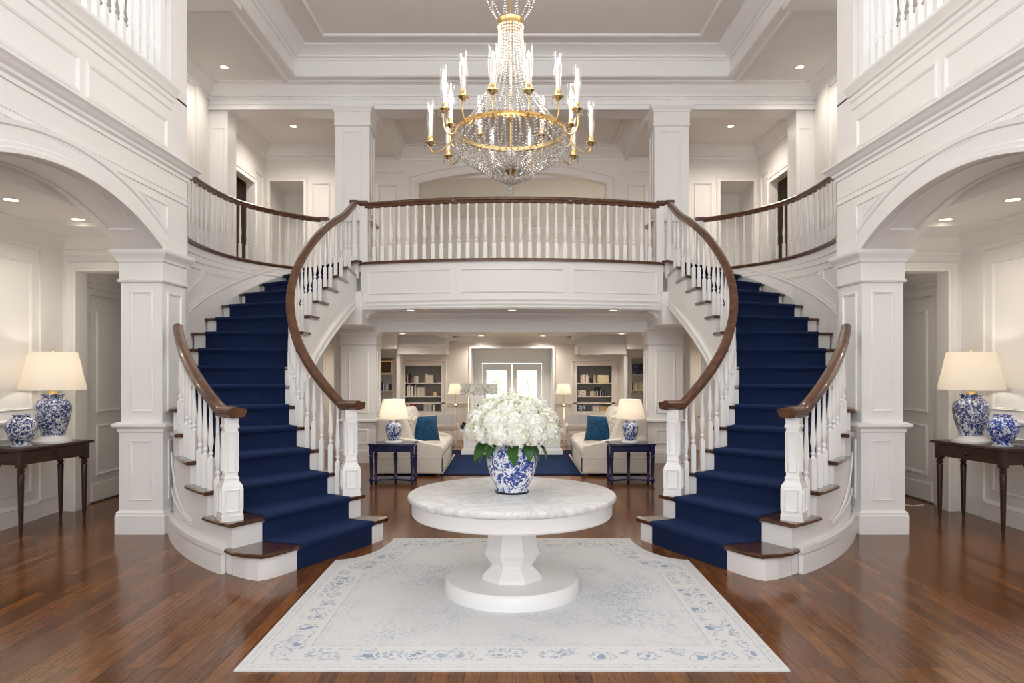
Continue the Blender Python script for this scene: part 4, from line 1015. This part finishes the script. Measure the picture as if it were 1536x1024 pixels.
# ------------------------------------------------------------------ console tables
def console(S):
    side = 'left' if S > 0 else 'right'
    r = thing('console_table', 'dark mahogany console table with tapered legs against the %s side room wall' % side, 'table', (-5.045*S, 7.64, 0), -.195*S)
    W, D = .44, .185; H = .895
    mb = MB(); mb.v = []; a, b = W+.05, D+.03; ch = .0
    def ringp(o): return [(-b-o if False else -b,-a-o),(b+o,-a-o),(b+o,a+o),(-b,a+o)]
    rings = [(ringp(-.012), H-.032), (ringp(0), H-.026), (ringp(0), H-.012), (ringp(-.008), H)]
    vs = []
    for pl, z in rings: vs += [(p[0],p[1],z) for p in pl]
    fs = [(3,2,1,0),(12,13,14,15)]
    for j in range(3):
        for i in range(4): fs.append((j*4+i, j*4+(i+1)%4, (j+1)*4+(i+1)%4, (j+1)*4+i))
    MB().add(vs, fs).build('tabletop', 'mahog', r, S)
    mb = MB(); mb.box(-D,D,-W,W,H-.17,H-.032); mb.panel((-D+.04,-W,H-.155), (1,0,0), (0,0,1), 2*D-.08, .10, (0,-1,0), .012, .006); mb.build('apron', 'mahog', r, S)
    dr = MB().box(D,D+.008,-W+.07,W-.07,H-.155,H-.05).build('drawer', 'mahog', r, S)
    kb = MB(); kb.lathe([(.006,0),(.006,.012),(.022,.018),(.026,.024),(.018,.032),(.004,.034)], 16)
    kb.v = [(D+.008+z, x, y+H-.10) for x, y, z in kb.v]; kb.build('knob', 'black', dr, S)
    lg = MB(); w = .034
    lg.box(-w,w,-w,w,H-.20,H-.032)
    lg.lathe([(.012,0),(.015,.03),(.022,.12),(.030,.55),(.033,.62),(.024,.635),(.036,.65),(.036,.662),(.024,.672),(.034,.69),(.036,.70)], 16)
    me = lg.mesh('leg', 'mahog')
    for x, y in ((D-.03,-W+.03),(D-.03,W-.03),(-D+.03,-W+.03),(-D+.03,W-.03)): link('leg', me, r, (x*S,y,0))
    return r
for S, sd in ((1,'left'),(-1,'right')):
    console(S)
    table_lamp(-5.015*S, 7.78, .8955, 1.0, 'blue and white porcelain lamp with cream shade on the %s console table' % sd, 'porc2', .075, 3.6)
    jar(-5.10*S, 7.40, .8955, .315, .15, ('speckled blue and white ginger jar' if S > 0 else 'deep blue ginger jar')+' in front of the lamp on the %s console table' % sd, 'porc2' if S > 0 else 'porc3')
# cable on floor at the right wall
MB().tube([(4.62,9.35,.008),(4.75,9.0,.008),(4.95,8.78,.008),(5.12,8.85,.008)], .006, 6).build('power_cable', 'white', None, 1, label='thin white cable lying on the floor by the right doorway', category='cable')
# ------------------------------------------------------------------ sitting room furniture
mb = MB(); mb.box(-1.62,1.62,11.45,15.4,.0,.008); mb.build('rug_border', 'rugdark') if False else None
rg = thing('area_rug', 'navy rug with a tan border line on the sitting room floor', 'rug', (0,12.9,0))
MB().box(-1.10,1.10,-1.45,1.1,.009,.014).build('rug_field', 'navyrug', rg)
MB().box(-2.2,2.2,-1.6,1.9,.001,.009).build('rug_border', 'rugdark', rg)
mb = MB()
for sg in (-1,1): mb.box(sg*1.13-.018,sg*1.13+.018,-1.45,1.1,.0085,.015)
mb.build('rug_stripe', 'knit', rg)
def cushion(w, h, t_, pinch=.06, nu=14):
    mb = MB()
    for sgn in (1,-1):
        def fn(u, v):
            a, b = 2*u-1, 2*v-1; k = (1-abs(a)**2.6)*(1-abs(b)**2.6)
            px = a*w/2*(1-pinch*(1-b*b)); pz = b*h/2*(1-pinch*(1-a*a)); return (px, sgn*t_/2*max(0, k)**.5, pz)
        mb.grid(fn, nu, nu)
    return mb
def sofa(S):
    side = 'left' if S > 0 else 'right'
    r = thing('sofa', 'cream upholstered sofa with rolled arm facing inward, on the %s of the sitting room' % side, 'sofa', (-1.62*S, 12.25, .0095), 0)
    # local: front faces +x (times S); y from -1.05 to 1.05
    def part(mb, name, c, m_='linen', **kw):
        o = mb.build(name, m_, r, 1); o.location = (c[0]*S, c[1], c[2]); return o
    part(rbox(1.02,2.05,.26,.02), 'base', (.0,0,.16))
    for yy, nm in ((-.52,'a'),(.42,'b')):
        part(rbox(.82,.90,.17,.06,4), 'seat_cushion', (.12,yy+.05,.375), 'cush')
    for yy in (-.93,.93):
        mb = MB(); pr = []
        # arm: sloped from back (high) to front (low) - side profile in x,z
        n = 12; prof = []
        for i in range(n+1):
            t_ = i/n; x = lerp(-.50,.48,t_); z = .60-.13*max(0, (t_-.30)/.7)**1.3; prof.append((x, z))
        ring = [(-.51,.05)]+[(-.51,.58)]+prof+[(.51,.40),(.51,.05)]
        vs = []; k = len(ring)
        for (yo, f_) in ((-.105,.012),(-.09,0),(.09,0),(.105,.012)):
            for (x, z) in ring: vs.append((x*(1-f_), yo, z-f_*.8 if z > .2 else z))
        fs = [tuple(range(k))[::-1], tuple(range(3*k,4*k))]
        for j in range(3):
            for i in range(k): fs.append((j*k+i, j*k+(i+1)%k, (j+1)*k+(i+1)%k, (j+1)*k+i))
        if S < 0: vs = [(-x,y,z) for x,y,z in vs]
        o = part(MB().add(vs, fs), 'armrest', (0,yy,0))
        pp = MB(); pp.tube([((lerp(-.5,.52,i/10))*S, (-.108 if yy < 0 else .108), .29) for i in range(11)], .005, 5); pp.build('piping', 'linen', o, 1)
    part(rbox(.24,2.0,.62,.07,4), 'backrest', (-.42,0,.60))
    for yy in (-.48,.45):
        o = part(rbox(.26,.90,.60,.10,4), 'back_cushion', (-.17,yy,.72), 'cush'); o.rotation_euler.y = -.36*S
    me = MB().box(-.03,.03,-.03,.03,0,.05).mesh('foot', 'mahog')
    for x in (-.45,.45):
        for y in (-.95,.95): link('foot', me, r, (x,y,-.001))
    p = cushion(.46,.44,.17).build('throw_pillow', 'pillow', None, 1, label='blue patterned square throw pillow on the %s sofa' % side, category='pillow')
    p.location = (-1.43*S, 11.82, .705); p.rotation_euler = (-.32, 0, .55*S)
    p = cushion(.42,.46,.16).build('throw_pillow', 'knit', None, 1, label='cream textured pillow behind the lamp at the end of the %s sofa' % side, category='pillow')
    p.location = (-1.76*S, 11.60, .74); p.rotation_euler = (-.12, .22*S, .5*S)
sofa(1); sofa(-1)
def blue_table(S):
    side = 'left' if S > 0 else 'right'
    r = thing('side_table', 'glossy navy side table with lower shelf at the near end of the %s sofa' % side, 'table', (-1.76*S, 10.60, 0))
    W, D, H = .32, .19, .60
    MB().prism([(-W-.03,-D),(-W+.06,-D-.04),(W-.06,-D-.04),(W+.03,-D),(W+.03,D+.03),(-W-.03,D+.03)], H-.022, H).build('tabletop', 'navyw', r)
    mb = MB(); mb.box(-W+.01,W-.01,-D+.01,D-.01,H-.12,H-.022); mb.panel((-W+.05,-D+.01,H-.10), (1,0,0), (0,0,1), .24, .06, (0,-1,0), .01, .006); mb.panel((.03,-D+.01,H-.10), (1,0,0), (0,0,1), .24, .06, (0,-1,0), .01, .006); mb.build('apron', 'navyw', r)
    MB().prism([(-W+.01,-D+.0),(-.1,-D+.09),(.1,-D+.09),(W-.01,-D),(W-.01,D),(-W+.01,D)], .05, .075).build('lower_shelf', 'navyw', r)
    lg = MB(); lg.box(-.028,.028,-.028,.028,.44,.579); lg.lathe([(.018,0),(.022,.04),(.034,.06),(.034,.08),(.020,.10),(.020,.14),(.028,.38),(.033,.41),(.022,.43),(.03,.45)], 12); me = lg.mesh('leg', 'navyw')
    for x, y in ((-W+.02,-D+.02),(W-.02,-D+.02),(-W+.02,D-.02),(W-.02,D-.02),(0,D-.03)): link('leg', me, r, (x,y,0))
    table_lamp(-1.765*S, 10.62, .601, .68, 'blue and white lamp with glowing cream shade on the %s navy side table' % side, 'porc', .02, 4)
blue_table(1); blue_table(-1)
# floor lamps
def floor_lamp(x, y, lab):
    r = thing('floor_lamp', lab, 'lamp', (x,y,.0))
    MB().lathe([(.11,0),(.11,.02),(.03,.035),(.02,.06)], 20).build('base', 'chrome', r)
    MB().tube([(0,0,.05),(0,0,.86)], .022, 10).build('pole', 'glass', r)
    MB().lathe([(.01,.86),(.05,.88),(.055,.90),(.02,.93),(.012,.94),(.008,1.0),(.008,1.25)], 14).build('neck', 'gold', r)
    shade_mb(.18,.125,1.14,1.37).build('lamp_shade', 'lampshade', r)
    bulb_light(r, 1.26, 2.5)
floor_lamp(-1.23, 15.6, 'floor lamp with small cream shade between the left bookcase and the doors')
floor_lamp(1.13, 15.6, 'glass-poled floor lamp with cream shade right of the doors')
# low white cabinet behind the rug
cb = thing('cabinet', 'low white panelled cabinet at the far end of the navy rug', 'cabinet', (0,14.2,.0))
mb = MB(); mb.box(-.95,.95,-.2,.2,.09,.46)
for x in (-.9,-.28,.34): mb.panel((x,-.2,.16), (1,0,0), (0,0,1), .56, .24, (0,-1,0), .02, .01)
mb.build('body', 'white', cb); MB().box(-1.02,1.02,-.25,.25,.46,.50).build('cabinet_top', 'white', cb); MB().box(-1.0,1.0,-.24,.24,0,.09).build('plinth', 'white', cb)
# tall flower tray
fs_ = thing('flower_stand', 'glass stand with a dark shelf to the left above the white cabinet', 'stand', (-.66,14.2,.5005))
MB().box(-.03,.14,-.08,.08,.46,.48).build('shelf', 'black', fs_)
me = MB().tube([(0,0,0),(0,0,.66)], .012, 8).mesh('post', 'glass')
for x, y in ((-.2,-.06),(-.2,.06),(.12,-.06),(.12,.06)): link('post', me, fs_, (x,y,0))
MB().box(-.24,.30,-.09,.09,.655,.665).build('tray', 'glass', fs_)
ft = MB()
rr = random.Random(3)
for i in range(520):
    c = Vector((rr.uniform(-.32,.40), rr.uniform(-.1,.1), rr.uniform(0,.18)))
    if rr.random() < .7:
        if rr.random() < .5: c.y = -.1
        else: c.z = .18
    ft.sphere(c, rr.uniform(.018,.028), 5, 3)
ft.build('white_flowers', 'petal', None, 1, loc=(-.70,14.2,1.195), label='long low mound of small white flowers in front of the glazed doors', category='flowers', kind='stuff')
# dark decor on the cabinet
for (x, y, lab, sc_) in ((-.98,14.12,'dark leafy ornament on the left end of the white cabinet',1.0),(.92,14.12,'dark blue ornament on the right end of the white cabinet',.9)):
    mb = MB(); rr = random.Random(int(x*10))
    mb.lathe([(.05,0),(.07,.03),(.06,.08),(.03,.10)], 10)
    for i in range(26):
        a = rr.uniform(0,6.28); e_ = rr.uniform(.1,1.3); L = rr.uniform(.07,.15); d_ = Vector((math.cos(a)*math.cos(e_), math.sin(a)*math.cos(e_), math.sin(e_))); p0 = Vector((0,0,.07)); w_ = Vector((-math.sin(a), math.cos(a), 0))*.02
        mb.add([p0, p0+d_*L*.5+w_, p0+d_*L, p0+d_*L*.5-w_], [(0,1,2,3)])
    mb.build('ornament', mat('dark_teal_ornament', (.01,.025,.04), .35) if 'teal' not in M else M['teal'], None, 1, loc=(x*.97,y,.5005), label=lab, category='ornament')
for s_, sd in ((-1,'left'),(1,'right')):
    r = thing('bench', 'small white channelled bench by the back wall, %s of the doors' % sd, 'bench', (s_*1.48,15.9,0))
    rbox(.55,.4,.14,.04).build('seat', 'cush', r, 1, loc=(0,0,.40)); mb = MB()
    for i in range(9): mb.cbox((-.22+i*.055,-.16,.58), (.045,.05,.28))
    mb.build('backrest', 'white', r)
    me = MB().box(-.02,.02,-.02,.02,0,.34).mesh('leg', 'white')
    for x in (-.22,.22):
        for y in (-.15,.15): link('leg', me, r, (x,y,0))
# ------------------------------------------------------------------ bookcases and books
BM = {}
def bmat(c):
    k = tuple(c)
    if k not in BM: BM[k] = mat('book_cloth', c, .6)
    return BM[k]
def book(x, y, z, w, d, h, c, lab, grp, lean=0):
    r = thing('book', lab, 'book', (x,y,z), 0, grp); r.rotation_euler.y = lean
    mb = MB(); mb.box(0,w,0,.008,0,h); mb.box(0,.004,0,d,0,h); mb.box(w-.004,w,0,d,0,h); mb.build('cover', bmat(c), r)
    MB().box(.0045,w-.0045,.0085,d-.005,.004,h-.005).build('pages', 'candle', r)
def shelf(a, b, z, lab, y0=LY-.01, y1=LY+.339, m_='cush'):
    MB().box(a+.001,b-.001,y0,y1,z-.012,z).build('shelf', m_, None, 1, label=lab, category='shelf')
IV = (.80,.72,.58); WH = (.78,.76,.72); BK_ = (.03,.03,.05); NV = (.03,.05,.18); RD = (.55,.08,.04); TN = (.50,.40,.28); PK = (.72,.45,.38); YL = (.75,.50,.15)
zs = [1.355, 1.035]; zf = .681
for (a, b), sd in zip(BK, ('left','right')):
    shelf(a, b, zs[0], 'upper pale shelf in the grey %s bookcase niche' % sd); shelf(a, b, zs[1], 'lower pale shelf in the grey %s bookcase niche' % sd)
def row(x, z, lst, lab, grp, y=LY+.06, f=1.0):
    names = {IV:'ivory',WH:'white',BK_:'black',NV:'navy',RD:'red',TN:'tan',PK:'pink',YL:'yellow'}
    for (c, w, h) in lst:
        if c is None: x += w; continue
        book(x, y, z, w*f, .15, h, c, '%s book %s' % (names[c], lab), grp); x += w*f+.003
a = BK[0][0]
row(a+.03, zs[0]+.0005, [(PK,.03,.20),(BK_,.022,.22),(BK_,.03,.21),(BK_,.022,.17),(WH,.014,.15),(BK_,.022,.16),(PK,.02,.16),(WH,.03,.17),(WH,.03,.17),(WH,.025,.18),(None,.15,0),(PK,.035,.23),(IV,.03,.20),(IV,.035,.19),(IV,.03,.19),(IV,.03,.19),(IV,.03,.185)], 'on the top level of the left bookcase', 'books on the top level of the left bookcase')
row(a+.03, zs[1]+.0005, [(IV,.03,.24),(WH,.05,.27),(None,.012,0),(WH,.05,.25),(None,.03,0),(IV,.035,.27),(TN,.03,.21),(WH,.03,.22),(IV,.03,.22),(WH,.035,.22),(IV,.03,.22),(WH,.03,.22),(TN,.025,.22)], 'on the middle level of the left bookcase', 'books on the middle level of the left bookcase')
row(a+.03, zf, [(YL,.03,.17),(IV,.03,.18),(RD,.035,.19),(RD,.03,.2),(RD,.04,.18),(BK_,.02,.17),(None,.2,0),(WH,.025,.17),(WH,.025,.18),(WH,.025,.2),(IV,.025,.18),(WH,.03,.19),(WH,.025,.18),(IV,.02,.2),(None,.02,0),(WH,.06,.15)], 'on the bottom level of the left bookcase', 'books on the bottom level of the left bookcase')
a = BK[1][0]
row(a+.09, zs[0]+.0005, [(IV,.05,.19),(IV,.05,.20),(PK,.02,.20),(IV,.05,.20),(PK,.03,.18),(BK_,.045,.13),(BK_,.045,.13),(TN,.06,.19)], 'on the top level of the right bookcase', 'books on the top level of the right bookcase')
row(a+.32, zs[1]+.0005, [(TN,.10,.13),(IV,.03,.12),(BK_,.02,.13),(IV,.03,.13),(BK_,.02,.14),(BK_,.025,.14),(WH,.02,.14),(BK_,.03,.13),(WH,.02,.12),(BK_,.03,.14),(TN,.02,.12),(BK_,.02,.10)], 'on the middle level of the right bookcase', 'books on the middle level of the right bookcase')
row(a+.38, zf, [(WH,.05,.13),(WH,.05,.14),(WH,.05,.13),(TN,.04,.14),(YL,.05,.13),(YL,.05,.12),(TN,.05,.11)], 'on the bottom level of the right bookcase', 'books on the bottom level of the right bookcase')
def small(mb, name, m_, loc, lab, cat): return mb.build(name, m_, None, 1, loc=loc, label=lab, category=cat)
small(MB().lathe([(.04,0),(.045,.02),(.03,.05),(.045,.09),(.02,.10)], 10), 'ornament', bmat((.85,.65,.3)), (BK[0][0]+.70,LY+.12,zs[1]+.0005), 'small amber ornament on the middle shelf of the left bookcase', 'ornament')
small(rbox(.28,.16,.19,.02), 'storage_box', bmat((.72,.62,.40)), (a+.64,LY+.15,zs[0]+.096), 'wide straw-coloured box on the top shelf of the right bookcase', 'box')
small(rbox(.19,.14,.14,.015), 'storage_box', 'knit', (a+.13,LY+.15,zs[1]+.071), 'white textured box on the middle shelf of the right bookcase', 'box')
small(rbox(.17,.14,.14,.02), 'storage_box', 'porc2', (a+.12,LY+.15,zf+.071), 'patterned grey and white box on the bottom of the right bookcase', 'box')
mb = MB()
for i in range(5): mb.tube([(-.06+.03*i,0,.0),(-.07+.03*i,0,.05),(-.05+.03*i,0,.09),(-.03+.03*i,0,.05)], .012, 6)
small(mb, 'ornament', 'black', (a+.50,LY+.12,zs[1]+.132), 'black looped ornament on the middle shelf of the right bookcase', 'ornament')
# side niches
for (a_, b_), sd in zip(NI, ('left','right')):
    shelf(a_, b_, 1.56, 'upper shelf of the narrow cream niche beside the %s column' % sd, LY-.01, LY+.299); shelf(a_, b_, 1.18, 'lower shelf of the narrow cream niche beside the %s column' % sd, LY-.01, LY+.299)
pf = thing('painting', 'small dark landscape painting in a gold frame in the left niche', 'painting', (-3.02,LY+.12,1.561))
mb = MB(); mb.sweep([Vector((-.15,0,.01)),Vector((.15,0,.01)),Vector((.15,0,.33)),Vector((-.15,0,.33))], [(0,0),(.02,0),(.015,.03),(0,.035)], (0,-1,0), True); mb.build('frame', 'gold', pf)
mp = mat('dark_landscape', (.08,.06,.03), .5); q = NT(mp); q.base(q.ramp(q.n('ShaderNodeTexNoise', {'Vector': q.coord((1,1,4)), 'Scale': 5.0, 'Detail': 4.0}).outputs[0], [(.3,(.02,.015,.01)),(.6,(.16,.09,.03)),(.8,(.12,.12,.10))]))
MB().box(-.155,.155,-.012,.012,.005,.335).build('canvas', mp, pf)
mp2 = mat('navy_marbled_art', (.02,.03,.08), .4); q = NT(mp2); q.base(q.ramp(q.n('ShaderNodeTexNoise', {'Vector': q.coord(), 'Scale': 9.0, 'Detail': 5.0, 'Distortion': 2.0}).outputs[0], [(.5,(.01,.015,.05)),(.6,(.15,.18,.28)),(.68,(.02,.03,.09))]))
pf = thing('painting', 'square navy marbled picture on the upper shelf of the right niche', 'painting', (3.02,LY+.12,1.561))
MB().box(-.125,.125,-.012,.012,.0,.26).build('canvas', mp2, pf)
mb = MB().sweep([Vector((-.12,0,.005)),Vector((.12,0,.005)),Vector((.12,0,.255)),Vector((-.12,0,.255))], [(0,0),(.015,0),(.01,.01),(0,.012)], (0,-1,0), True); mb.build('frame', 'black', pf)
xx = -3.19
for i, (c, w, h) in enumerate(((NV,.03,.15),(WH,.03,.20),(NV,.04,.19),(WH,.03,.17),(NV,.03,.13),(WH,.04,.13),(WH,.03,.14),(NV,.03,.15),(NV,.03,.14))):
    book(xx, LY+.05, 1.1805, w*.95, .14, h, c, '%s book in the left niche below the painting' % ('navy' if c == NV else 'white'), 'books in the left niche'); xx += w*.95+.002
xx = 2.90
for i, (c, w, h) in enumerate(((TN,.05,.17),(WH,.05,.18),(TN,.05,.17),(YL,.05,.18),(IV,.05,.17))):
    book(xx, LY+.05, 1.1805, w*.95, .14, h, c, '%s book in the right niche below the navy picture' % {TN:'tan',WH:'white',YL:'yellow',IV:'ivory'}[c], 'books in the right niche'); xx += w*.95+.002
# ------------------------------------------------------------------ chandelier
CH = Vector((-.012, 7.0, 0))
ch = thing('chandelier', 'large brass and crystal bead chandelier with candle arms hanging in the hall', 'chandelier', (CH.x, CH.y, 3.40))
Z0 = 3.40
def cz(z): return z-Z0
RR = .53
mb = MB(); mb.lathe([(RR-.012,cz(4.0)),(RR+.006,cz(3.995)),(RR+.014,cz(4.02)),(RR+.006,cz(4.045)),(RR-.012,cz(4.04)),(RR-.012,cz(4.0))], 72, capb=False, capt=False)
for i in range(72):
    a = 2*PI*i/72; mb.sphere((math.cos(a)*(RR+.014), math.sin(a)*(RR+.014), cz(4.0)), .011, 6, 4)
mb.build('main_ring', 'gold', ch)
mb = MB(); mb.lathe([(.105,cz(5.05)),(.125,cz(5.06)),(.12,cz(5.09)),(.13,cz(5.12)),(.10,cz(5.13)),(.10,cz(5.05))], 32, capb=False, capt=False)
for i in range(24): a = 2*PI*i/24; mb.sphere((math.cos(a)*.122, math.sin(a)*.122, cz(5.055)), .012, 6, 4)
mb.build('crown_ring', 'gold', ch)
MB().tube([(0,0,cz(3.7)),(0,0,cz(7.24))], .010, 10).build('rod', 'gold', ch)
MB().lathe([(.09,cz(7.23)),(.09,cz(7.25)),(.02,cz(7.20))][::-1], 20).build('canopy', 'gold', ch)
mb = MB(); mb.lathe([(.02,cz(4.12)),(.055,cz(4.15)),(.04,cz(4.18)),(.045,cz(4.21)),(.015,cz(4.25))], 16); mb.build('hub', 'gold', ch)
mb = MB(); mb.lathe([(.01,cz(3.60)),(.05,cz(3.615)),(.09,cz(3.645)),(.094,cz(3.66)),(.06,cz(3.68)),(.01,cz(3.69))], 28)
for i in range(20): a = 2*PI*i/20; mb.sphere((math.cos(a)*.088, math.sin(a)*.088, cz(3.648)), .010, 6, 4)
mb.build('bottom_boss', 'gold', ch)
def bead(mb, p, r): # octahedral cut bead
    x, y, z = p; k = r*.707
    vs = [(x,y,z+r),(x,y,z-r)]+[(x+math.cos(a)*r, y+math.sin(a)*r, z+(.25*r if i % 2 else -.25*r)) for i, a in enumerate([j*PI/3 for j in range(6)])]
    mb.add(vs, [(0,2+i,2+(i+1)%6) for i in range(6)]+[(1,2+(i+1)%6,2+i) for i in range(6)])
def strand(pts, r, gap):
    mb = MB(); P = [Vector(p) for p in pts]; acc = 0; bead(mb, P[0], r)
    for a, b in zip(P, P[1:]):
        L = (b-a).length; s0 = gap-acc
        while s0 <= L: bead(mb, a.lerp(b, s0/L), r); s0 += gap
        acc = (acc+L) % gap
    return mb.mesh('bead_strand', 'crystal', smooth=False)
low_pts = [];
for i in range(25):
    t_ = i/24; a = t_*PI/2; low_pts.append((RR*math.cos(a)**.9*1.0+.0+.06*math.sin(2*a), 0, cz(4.0)-.36*math.sin(a)**1.0))
mlow = strand([(max(.07,x),y,z) for x,y,z in low_pts], .0125, .029)
for i in range(48): link('bead_strand', mlow, ch, (0,0,0), 2*PI*i/48+.03)
up_pts = []
for i in range(25):
    t_ = i/24; up_pts.append((.115+.40*t_**2.6, 0, cz(5.05)-1.02*t_))
mup = strand(up_pts, .0125, .030)
for i in range(26): link('bead_strand', mup, ch, (0,0,0), 2*PI*i/26+.1)
inner = strand([(.06,0,cz(5.03)),(.06,0,cz(4.25))], .010, .03)
for i in range(4): link('bead_strand', inner, ch, (0,0,0), 2*PI*i/4)
# small swags over the crown and bottom tassel
mk = strand([(.12+.11*math.sin(j/15*PI*.8), 0, cz(5.12)+.36*j/15) for j in range(16)], .008, .026)
for i in range(10): link('crown_strand', mk, ch, (0,0,0), 2*PI*i/10)
mt = strand([(.30*(1-j/8)+.012, 0, cz(3.665)-.16*(j/8)**.8) for j in range(9)], .011, .026)
for i in range(20): link('tassel_strand', mt, ch, (0,0,0), 2*PI*i/20)
mb = MB(); mb.lathe([(.004,-.10),(.014,-.09),(.020,-.075),(.010,-.062),(.022,-.045),(.018,-.03),(.008,-.02),(.014,-.005),(.004,.005)], 8, (0,0,cz(3.50))); mb.build('pendant', 'crystal', ch, ang=10)
MB().sphere((0,0,cz(3.80)), .055, 14, 8).build('crystal_ball', 'crystal', ch, ang=10)
# hanging rim drops
md = strand([(RR+.02,0,cz(3.98)),(RR+.02,0,cz(3.75))], .009, .03)
for i in range(36): link('rim_drop', md, ch, (0,0,0), 2*PI*(i+.5)/36)

# arms with candles
def arm(a, rad, zc, candle=True):
    p = thing('arm', '', '', (0,0,0)); 
    for k in ('label','category'): del p[k]
    p.parent = ch; p.rotation_euler.z = a; z = cz(zc)
    pts = []; zr = cz(4.0)
    P0 = Vector((RR,0,zr)); P3 = Vector((rad,0,z-.03)); P1 = Vector((RR+.10,0,zr-.14)); P2 = Vector((rad+.0,0,z-.20)) if zc < 4.05 else Vector((rad+.04,0,z-.16))
    for i in range(15):
        t_ = i/14; pts.append(P0*(1-t_)**3+P1*3*t_*(1-t_)**2+P2*3*t_*t_*(1-t_)+P3*t_**3)
    MB().tube(pts, .0075, 8).build('arm_tube', 'gold', p)
    bb = MB(); bb.lathe([(.012,-.05),(.03,-.03),(.055,-.012),(.056,-.004),(.03,.0),(.024,.012),(.027,.05),(.024,.052)], 18, (rad,0,z)); bb.build('candle_cup', 'gold', p)
    cd = MB(); cd.lathe([(.020,.05),(.020,.27),(.012,.275)], 14, (rad,0,z)); cd.build('candle', 'candle', p)
    fl = MB(); fl.lathe([(.006,.272),(.016,.285),(.019,.30),(.015,.32),(.007,.34),(.001,.352)], 12, (rad,0,z)); fl.build('flame_bulb', 'bulb', p)
    gl_ = MB(); gl_.lathe([(.026,.055),(.036,.12),(.044,.19),(.043,.27),(.037,.33),(.040,.40)], 20, (rad,0,z), capb=False, capt=False); gl_.build('glass_shade', 'hurr', p)
    dr_ = MB()
    for k in range(5):
        b = 2*PI*k/5
        for j in range(3): bead(dr_, (rad+math.cos(b)*.054, math.sin(b)*.054, z-.02-.024*j), .008)
    dr_.build('crystal_drops', 'crystal', p, ang=1)
for dg in (14,-14,41,-41,74,-74,112,-112,150,-150): arm(-PI/2+math.radians(dg), .66, 4.19)
for dg in (90,-90,124,-124,165,-165): arm(-PI/2+math.radians(dg), .79, 3.93)
for dg in (14,-41,74,-112,150,-150,112,-74,41,-14):
    L = bpy.data.lights.new('candle_glow', 'POINT'); L.energy = 11; L.color = (1,.91,.80); L.shadow_soft_size = .12
    a_ = -PI/2+math.radians(dg); o = bpy.data.objects.new('candle_glow', L); col.objects.link(o); o.parent = ch; o.location = (.66*math.cos(a_), .66*math.sin(a_), cz(4.19)+.62)
# ------------------------------------------------------------------ world, sun, camera
w = bpy.data.worlds.new('World'); sc.world = w; w.use_nodes = True
bg = w.node_tree.nodes['Background']; bg.inputs[0].default_value = (.94,.97,1,1); bg.inputs[1].default_value = 2.65
sun = bpy.data.lights.new('sun', 'SUN'); sun.energy = 9; sun.angle = .05; so = bpy.data.objects.new('sun', sun); col.objects.link(so)
so.rotation_euler = (math.radians(14), 0, math.radians(10))
cam = bpy.data.cameras.new('Camera'); co_ = bpy.data.objects.new('Camera', cam); col.objects.link(co_)
co_.location = (0,0,CAM_H); co_.rotation_euler = (PI/2,0,0)
cam.sensor_width = 36; cam.lens = 1068/1536*36; cam.shift_y = (552.5-512)/1536; cam.clip_start = .05; cam.clip_end = 200
sc.camera = co_
sc.view_settings.view_transform = 'Standard'; sc.view_settings.look = 'None'; sc.view_settings.gamma = 1; sc.view_settings.use_curve_mapping = False
sc.view_settings.exposure = .5
cy = sc.cycles; cy.max_bounces = 12; cy.diffuse_bounces = 7; cy.glossy_bounces = 4; cy.transmission_bounces = 6; cy.transparent_max_bounces = 16
cy.caustics_reflective = False; cy.caustics_refractive = False; cy.sample_clamp_indirect = 6
cy.use_denoising = True
